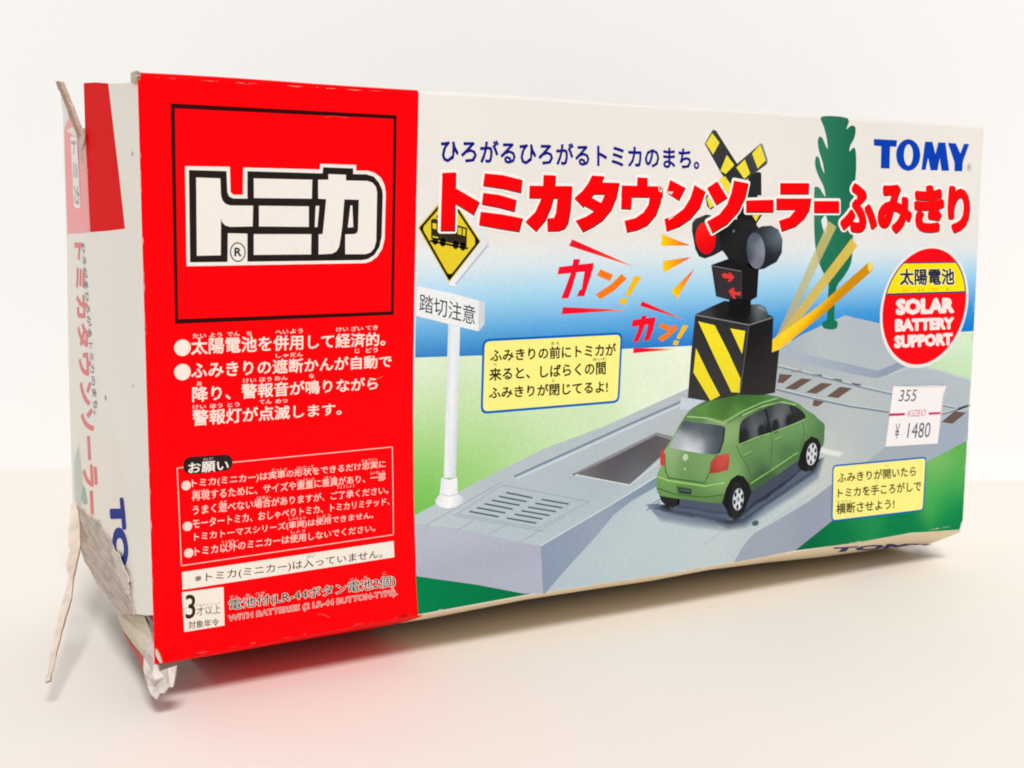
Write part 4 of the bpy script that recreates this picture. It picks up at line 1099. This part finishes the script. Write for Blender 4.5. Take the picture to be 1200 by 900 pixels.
# the part of the end panel next to the front edge
pa = [(-3.05,35.88,124.71),(-2.32,27.26,124.14),(-1.57,18.51,123.22),(-0.96,11.26,122.55),(-0.28,3.24,122.2),(-0.03,0.4,121.51),(-0.03,0.38,107.75),(-0.03,0.37,94.84),(-0.03,0.4,80.01),(-0.04,0.43,64.43),(-0.04,0.52,44.24),(-0.05,0.56,29.94),(-0.05,0.61,10.76),(-0.44,5.15,9.55),(-0.92,10.78,8.25),(-1.07,12.59,19.4),(-1.22,14.41,30.55),(-1.69,19.86,46.12),(-2.12,24.94,60.67),(-2.55,29.98,76.62),(-2.94,34.61,91.46),(-3.01,35.47,109.04),(-3.06,36.05,112.29)]
end = card('end_flap', pa, 0.45, [SATIN, M_TEAR], edge=0, col=(246, 241, 232), label='torn end flap of the box with faded vertical lettering')
gb = [[(-2.34,67.37,127.45),(-2.35,66.77,127.4),(-2.36,66.18,127.35),(-2.38,65.59,127.29),(-2.39,65.01,127.24)],
[(-2.3,66.22,124.69),(-2.43,64.01,124.51),(-2.56,61.82,124.33),(-2.68,59.66,124.16),(-2.81,57.52,123.98)],
[(-2.23,64.47,120.48),(-2.48,60.16,120.17),(-2.71,55.95,119.88),(-2.95,51.83,119.59),(-3.17,47.82,119.31)],
[(-2.11,65.23,116.43),(-2.4,58.6,116.04),(-2.68,52.21,115.67),(-2.95,46.04,115.31),(-3.21,40.1,114.97)],
[(-2.03,65.72,113.78),(-2.31,57.82,113.38),(-2.57,50.25,113),(-2.82,43,112.63),(-3.06,36.05,112.29)],
[(-1.93,66.37,110.29),(-2.22,58.11,109.96),(-2.5,50.23,109.64),(-2.76,42.69,109.33),(-3.01,35.47,109.04)],
[(-1.78,67.25,105.12),(-2.1,58.68,104.9),(-2.41,50.5,104.68),(-2.71,42.7,104.48),(-2.99,35.23,104.28)],
[(-1.63,68.14,99.9),(-1.99,59.25,99.8),(-2.33,50.78,99.7),(-2.66,42.71,99.6),(-2.98,35,99.51)],
[(-1.47,69.04,94.63),(-1.87,59.82,94.66),(-2.25,51.06,94.68),(-2.61,42.72,94.7),(-2.96,34.77,94.72)],
[(-1.31,70.11,89.31),(-1.74,60.4,89.48),(-2.15,51.19,89.64),(-2.53,42.44,89.78),(-2.9,34.13,89.93)],
[(-1.11,71.86,82.84),(-1.55,61.11,83.21),(-1.97,50.97,83.56),(-2.37,41.39,83.89),(-2.75,32.33,84.21)],
[(-0.9,73.63,76.26),(-1.36,61.83,76.88),(-1.8,50.75,77.46),(-2.21,40.34,78),(-2.6,30.54,78.51)],
[(-0.68,75.43,69.59),(-1.17,62.55,70.49),(-1.62,50.53,71.33),(-2.05,39.3,72.11),(-2.44,28.76,72.85)],
[(-0.47,77.25,62.81),(-0.98,63.28,64.03),(-1.45,50.31,65.17),(-1.89,38.25,66.23),(-2.29,26.99,67.21)],
[(-0.21,79.42,54.77),(-0.75,64.14,56.42),(-1.24,50.06,57.95),(-1.7,37.03,59.36),(-2.12,24.94,60.67)],
[(0.03,80.97,46.66),(-0.52,64.49,48.79),(-1.03,49.39,50.75),(-1.5,35.5,52.54),(-1.93,22.68,54.2)],
[(0.24,82.32,39.62),(-0.33,64.8,42.2),(-0.85,48.82,44.55),(-1.33,34.19,46.71),(-1.76,20.75,48.69)],
[(0.45,83.69,32.49),(-0.14,65.11,35.56),(-0.67,48.25,38.34),(-1.16,32.89,40.88),(-1.6,18.83,43.21)],
[(0.67,85.07,25.26),(0.06,65.42,28.87),(-0.49,47.68,32.12),(-0.99,31.59,35.07),(-1.44,16.93,37.76)],
[(0.87,86.38,18.43),(0.24,65.71,22.57),(-0.32,47.14,26.3),(-0.83,30.37,29.66),(-1.29,15.16,32.71)],
[(0.67,79.66,19.66),(0.11,61.16,23.37),(-0.4,44.39,26.74),(-0.86,29.11,29.81),(-1.29,15.13,32.62)],
[(0.74,78.66,16.04),(0.18,60.19,19.93),(-0.33,43.45,23.46),(-0.79,28.2,26.68),(-1.21,14.25,29.62)],
[(0.8,77.75,12.76),(0.23,59.42,16.79),(-0.28,42.8,20.45),(-0.75,27.66,23.78),(-1.17,13.8,26.83)],
[(0.88,76.43,8.02),(0.31,58.31,12.25),(-0.21,41.87,16.09),(-0.68,26.87,19.59),(-1.12,13.14,22.8)],
[(0.84,72.2,5.55),(0.3,55.28,9.66),(-0.2,39.85,13.42),(-0.66,25.7,16.85),(-1.08,12.69,20.01)],
[(0.59,60.99,4.63),(0.13,47.41,8.07),(-0.28,34.81,11.26),(-0.67,23.11,14.22),(-1.04,12.2,16.99)],
[(0.49,55.9,3.26),(0.08,43.75,6.43),(-0.31,32.4,9.39),(-0.67,21.79,12.16),(-1.01,11.84,14.76)],
[(0.16,43.4,4.02),(-0.14,34.82,6.32),(-0.43,26.66,8.51),(-0.71,18.89,10.6),(-0.98,11.48,12.58)],
[(0.03,37.34,3.26),(-0.23,30.38,5.18),(-0.48,23.71,7.02),(-0.72,17.3,8.79),(-0.95,11.14,10.48)],
[(-0.18,28.71,3.37),(-0.38,24.04,4.69),(-0.56,19.51,5.98),(-0.74,15.1,7.23),(-0.92,10.81,8.44)]]
v, f, c = [], [], []
for r in gb:
    for q in r:
        v.append(q); c.append(C((234, 226, 212)))
nb = len(v)
for r in gb:
    for q in r:
        v.append((q[0] + .45, q[1], q[2])); c.append(C((200, 186, 170)))
fm = []
for j in range(len(gb) - 1):
    for i in range(4):
        a = j * 5 + i
        f.append((a, a + 1, a + 6, a + 5)); fm.append(0)
        f.append((nb + a, nb + a + 5, nb + a + 6, nb + a + 1)); fm.append(0)
for j in range(len(gb) - 1):
    for e in (0, 4):
        a = j * 5 + e
        f.append((a, a + 5, nb + a + 5, nb + a)); fm.append(1)
link('outer_fold', v, f, [GLOSS, M_TEAR], end, cols=c, fmat=fm)

side = lambda q, off: (q[0] - off, q[1], q[2])


p = Print(surf=side)
v_ = [(-3.04,35.76,124.63),(-2.32,27.27,124.09),(-1.58,18.63,123.18),(-1.36,16.05,113.69),(-1.14,13.37,103.77),(-0.9,10.57,92.48),(-1.9,22.32,91.89),(-2.94,34.61,91.46),(-3,35.28,102.37),(-3.01,35.47,109.04),(-3.05,35.92,112.28)]
tri = tessellate_polygon([[Vector((0, q[1], q[2])) for q in v_]])
p.tris(v_, [tuple(t) for t in tri], (236, 2, 8), 2)
p.build('red_end_print', end, mat=SATIN)
p = Print(surf=side)
v_ = [(-2.19,63.36,116.32),(-3.14,48.48,119.36),(-3.1,37.12,112.91),(-3.06,36.08,112.19),(-3.01,35.57,109.04),(-2.98,35.37,102.38),(-2.93,34.83,91.45),(-2.18,51.37,90.95),(-1.41,68.43,90.61),(-1.67,66.98,99.89),(-1.94,65.47,109.22)]
tri = tessellate_polygon([[Vector((0, q[1], q[2])) for q in v_]])
p.tris(v_, [tuple(t) for t in tri], RED, 2)
v_ = [(-2.42,55.5,113.86),(-2.77,46.06,113.37),(-2.48,46.48,97.07),(-2.1,55.22,96.5)]
p.tris(v_, [(0, 1, 2, 3)], (238, 230, 222), 10)
p.text('トミカ', [(-2.65,47.78,112.48),(-2.47,46.91,97.67),(-2.19,53.59,97.71),(-2.4,54.79,112.83)], (90, 70, 70), 26, 0.03)
p.build('faded_emblem', end, mat=GLOSS)
p = Print(surf=side)
p.text('トミカタウンソーラー', [(-2.37,45.51,88.94),(-0.24,46.74,23.2),(0.44,69.2,18.49),(-1.8,58.58,88.68)], (232, 20, 26), 6, 0.045)
p.text('ひろがるひろがるトミカのまち。', [(-2.47,43.22,88.78),(-1.21,40.78,48.6),(-1.01,46.88,47.75),(-2.24,48.37,88.68)], (40, 40, 110), 6, 0.02)
p.build('end_lettering', end, mat=SEMI)
p = Print(surf=side)
p.text('TO', [(-1.24,17.91,33.13),(-0.96,15.55,17.9),(-0.37,33.38,13.07),(-0.7,35.65,29.63)], (24, 48, 150), 6, 0.06)
p.build('end_maker_lettering', end, mat=SATIN)
p = Print(surf=side)
v_ = [(0.38,79.52,30.88),(0,71.28,36.78),(0.15,68.21,28.35),(0.47,72.12,20.38),(0.73,82.11,19.75)]
p.tris(v_, [tuple(t) for t in tessellate_polygon([[Vector((0, q[1], q[2])) for q in v_]])], (214, 224, 214), 2)
v_ = [(0.22,68.86,26.44),(0.14,65.44,26.19),(0.18,63.22,22.63),(0.35,68.32,21.15),(0.43,72.73,22.08)]
p.tris(v_, [tuple(t) for t in tessellate_polygon([[Vector((0, q[1], q[2])) for q in v_]])], (178, 202, 186), 3)
p.build('end_picture', end, mat=SATIN)
for q, r, c_ in (([(-0.39,4.54,107.9)][0], .55, (168, 140, 84)), ([(-0.72,8.42,59.24)][0], .5, (200, 178, 140)), ([(-1.7,30.29,54)][0], .9, (176, 150, 110))):
    p = Print(surf=side)
    p.tris([(q[0], q[1] + r * math.cos(k), q[2] + r * .8 * math.sin(k)) for k in (i * math.pi / 5 for i in range(10))], [tuple(range(10))], c_, 3)
    p.build('brown_spot', end, mat=SATIN)


def rough_outline(pts, amp, n=4):
    out = []
    for a, b in zip(pts, pts[1:] + pts[:1]):
        a = Vector(a); b = Vector(b)
        for k in range(n):
            q = a + (b - a) * (k / n)
            if k:
                q += Vector((random.uniform(-.1, .1), random.uniform(-amp, amp) * 2, random.uniform(-amp, amp)))
            out.append(tuple(q))
    return out


# peeled patch that shows the grey pulp of the card
pp = [(0.64,78.38,19.8),(0.54,73.73,19.14),(0.16,59.54,20.07),(-0.18,47.25,21.39),(-0.36,39.45,19.94),(-0.53,31.88,18.77),(-0.64,26.65,16.97),(-0.89,16.13,15.4),(-0.83,15.71,11.59),(-0.86,13.16,9.34),(-0.88,11.7,8.09),(-0.39,23.54,4.74),(-0.19,28.66,3.49),(0.03,37.3,3.38),(0.16,43.38,4.06),(0.49,55.86,3.39),(0.58,60.94,4.75),(0.84,72.18,5.6),(0.88,76.41,8.07),(0.73,77.49,15.13)]
card('torn_patch', [(q[0] - .35, q[1], q[2]) for q in rough_outline(pp, .30, 8)], 0.3, [M_PULP, M_PULP], end, label='peeled grey patch of bare cardboard')
pp = [(-0.48,33.08,17.88),(-0.74,24.3,18.94),(-0.91,15.66,15.52),(-0.84,15.29,11.5),(-0.72,18.95,11.12),(-0.58,25.03,12.32),(-0.51,29.16,14.53)]
card('paper_fringe', [(q[0] - .55, q[1], q[2]) for q in rough_outline(pp, .28, 8)], 0.15, [M_PAPER, M_PAPER], end)
# torn upper rim of the end
pp = [(-2.33,68.95,127.79),(-2.42,62.25,127.11),(-2.93,55.55,124.22),(-3.26,46.86,119.63),(-3.2,40.43,114.99),(-3.06,36.05,112.29),(-3.05,35.52,110.56),(-2.93,39.17,111.1),(-2.94,45.44,114.89),(-2.87,52.77,119.26),(-2.59,60.92,123.86)]
card('torn_rim', [(q[0] - .5, q[1], q[2]) for q in rough_outline(pp, .22, 6)], 0.9, [M_TEAR, M_TEAR], end)
pp = [(-0.28,3.32,124.21),(-0.02,0.21,124.27),(0.04,-0.48,123.29),(-0.02,0.18,121.66),(-0.19,2.2,122.16),(-0.32,3.76,122.29)]
card('torn_corner', [(q[0] - .2, q[1], q[2]) for q in rough_outline(pp, .2, 6)], 0.6, [M_PULP, M_TEAR], end)
pp = [(-3.23,37.96,112.37),(-2.93,34.51,114.66),(-2.96,34.85,111.66),(-3.12,36.65,109.84),(-3.07,36.11,106.21),(-2.81,33.06,105.17),(-3.17,37.28,107.2),(-3.28,38.55,110.11)]
card('torn_fringe', [(q[0] - .7, q[1], q[2]) for q in pp], 0.3, [M_PULP, M_TEAR], end)


def ribbon(name, left, right_, thick, mats, parent=root, label=None, jag=0.10):
    """strip of torn card between two ragged edges"""
    n = len(left)
    L2, R2 = [], []
    def dens(a):
        o = []
        for i in range(n - 1):
            for k in range(3):
                t = k / 3
                q = Vector(a[i]) * (1 - t) + Vector(a[i + 1]) * t
                if k: q += Vector((random.uniform(-jag, jag), random.uniform(-jag, jag), random.uniform(-jag, jag)))
                o.append(q)
        return o + [Vector(a[-1])]
    L2, R2 = dens(left), dens(right_)
    m = len(L2)
    vs, cols = [], []
    for a, b in zip(L2, R2):
        mid = (a + b) * .5 + Vector((random.uniform(-.06, .06), random.uniform(-.2, .2), 0))
        vs += [tuple(a), tuple(mid), tuple(b)]
    k = len(vs)
    back = []
    for i in range(m):
        a, b = L2[i], R2[i]
        al = L2[min(i + 1, m - 1)] - L2[max(i - 1, 0)]
        nrm = (b - a).cross(al).normalized() * thick
        if nrm.dot(fwd) < 0:
            nrm = -nrm
        back += [tuple(Vector(q) + nrm) for q in vs[i * 3:i * 3 + 3]]
    vs += back
    fs, fm = [], []
    for i in range(m - 1):
        for j in (0, 1):
            a = i * 3 + j
            fs.append((a, a + 1, a + 4, a + 3)); fm.append(0)
            fs.append((k + a, k + a + 3, k + a + 4, k + a + 1)); fm.append(0)
        for j in (0, 2):
            a = i * 3 + j
            fs.append((a, a + 3, k + a + 3, k + a)); fm.append(1)
    fs.append((0, 1, k + 1, k)); fm.append(1); fs.append((1, 2, k + 2, k + 1)); fm.append(1)
    e = (m - 1) * 3
    fs.append((e, e + 1, k + e + 1, k + e)); fm.append(1); fs.append((e + 1, e + 2, k + e + 2, k + e + 1)); fm.append(1)
    return link(name, vs, fs, mats, parent, fmat=fm, smooth=False, label=label)


# strip of the end torn loose and hanging down to the left
ribbon('hanging_strip', [(-0.3,81.4,19.53),(-2.16,76.02,15.31),(-3.87,69.52,11.93),(-4.31,64.88,10.35),(-6.57,58.92,8.52),(-7.14,52.07,7.24),(-9.57,45.04,5.34),(-12.15,38.06,3.21),(-14.51,30.95,1.09),(-16.84,23.8,-1.21),(-18.76,17.62,-3.27),(-20.16,13.57,-4.61)],
       [(0.88,80.72,19.55),(-0.23,72.65,15.8),(-1.74,64.81,12.06),(-2.73,61.71,10.89),(-4.72,55.67,9.5),(-7.06,48.47,6.86),(-8.59,42.08,4.93),(-10.77,36.17,3.73),(-13.53,29.21,1.03),(-16.06,22.15,-1.43),(-17.8,17.04,-3.45),(-19.18,13.06,-4.23)], 0.6, [M_STRIP, M_TEAR], label='strip of torn card hanging from the end flap')
# inner flap below the tear
pp = [(-0.11,38.12,3.53),(-0.04,25.37,4.21),(0.35,16.15,6.44),(0.45,9.32,7.94),(0.56,6.74,6.66),(0.56,4.17,5.1),(0.7,2.79,4.15),(0.08,5.29,2.87),(-0.34,7.54,0.72),(-0.22,8.4,-0.86),(0.1,18.65,-1.23),(0.34,29.02,-1.11)]
card('inner_flap', pp, 0.45, [M_CARD, M_TEAR], label='cream inner flap below the tear')
pp = [(0.44,31.21,-1.63),(0.43,20.09,-1.96),(-0.02,9.39,-1.26),(-0.35,8.61,-3.88),(0.3,15.85,-3.58),(0.6,26.26,-2.92)]
card('flap_edge', pp, 0.3, [plain('red_printed_edge', (206, 96, 88), 0.7), M_TEAR])
# crumpled corner hanging below the red panel
cr = [(0.41,1.86,4.6),(0.3,1.13,3.19),(0.32,0.76,0.77),(0.72,-0.96,-1.35),(2.09,-2.76,-0.32),(3.56,-4.09,0.38),(3.11,-4.69,-1.45),(2.27,-5.68,-3.55),(1.64,-4.97,-3.6),(0.77,-4.99,-4.75),(-0.03,-3.99,-5.03),(-0.71,-3.8,-6.44),(-1.25,-1.09,-6),(-1.27,1.37,-5.17),(-1.19,3.18,-4.5),(-1.04,4.98,-3.51),(-0.89,6.2,-2.64),(-0.41,7.4,-0.52),(-0.27,6.99,1.19),(0.09,5.3,2.99)]
mid = [(-0.29,2.41,1.64),(0.14,3.93,-2.1),(-0.41,-1.67,-2.74),(0.99,-0.86,-3.57),(-0.16,0.73,-5.16),(1.78,-1.41,-2.59),(1.87,-4.57,-1.58),(0.27,-2.34,-4.54),(-1.28,0.58,-2.69),(-0.74,-0.75,-1.72)]
vv = [Vector((q[1], q[2])) for q in cr + mid]
# triangulate as seen from the end and the front together
R_ = [right.dot(Vector(q)) for q in cr + mid]
U_ = [up.dot(Vector(q)) for q in cr + mid]
r = delaunay_2d_cdt([Vector((a, b)) for a, b in zip(R_, U_)], [], [list(range(len(cr)))], 1, 1e-5)
al = cr + mid
src_i = [k[0] for k in r[3]]
vs = [al[i] for i in src_i]
nn = len(vs)
fs = [tuple(t) for t in r[2]] + [tuple(nn + i for i in reversed(t)) for t in r[2]]
vs = vs + [(x + .35, y + .35, z + .1) for x, y, z in vs]
be = boundary((vs[:nn], [tuple(t) for t in r[2]]))
fm = [0] * len(fs)
for a, b in be:
    fs.append((a, b, nn + b, nn + a)); fm.append(1)
link('crumpled_corner', vs, fs, [M_PAPER, M_TEAR], fmat=fm, label='crumpled torn corner under the red panel')
pp = [(0.14,0.7,3.6),(0.55,-0.04,3.35),(0.89,-0.73,2.4),(1.18,-1.49,0.76),(0.91,-1.01,0.59),(0.41,0.06,1.92)]
card('worn_corner', [(q[0] - .1, q[1] - .25, q[2]) for q in pp], 0.25, [M_PAPER, M_TEAR])
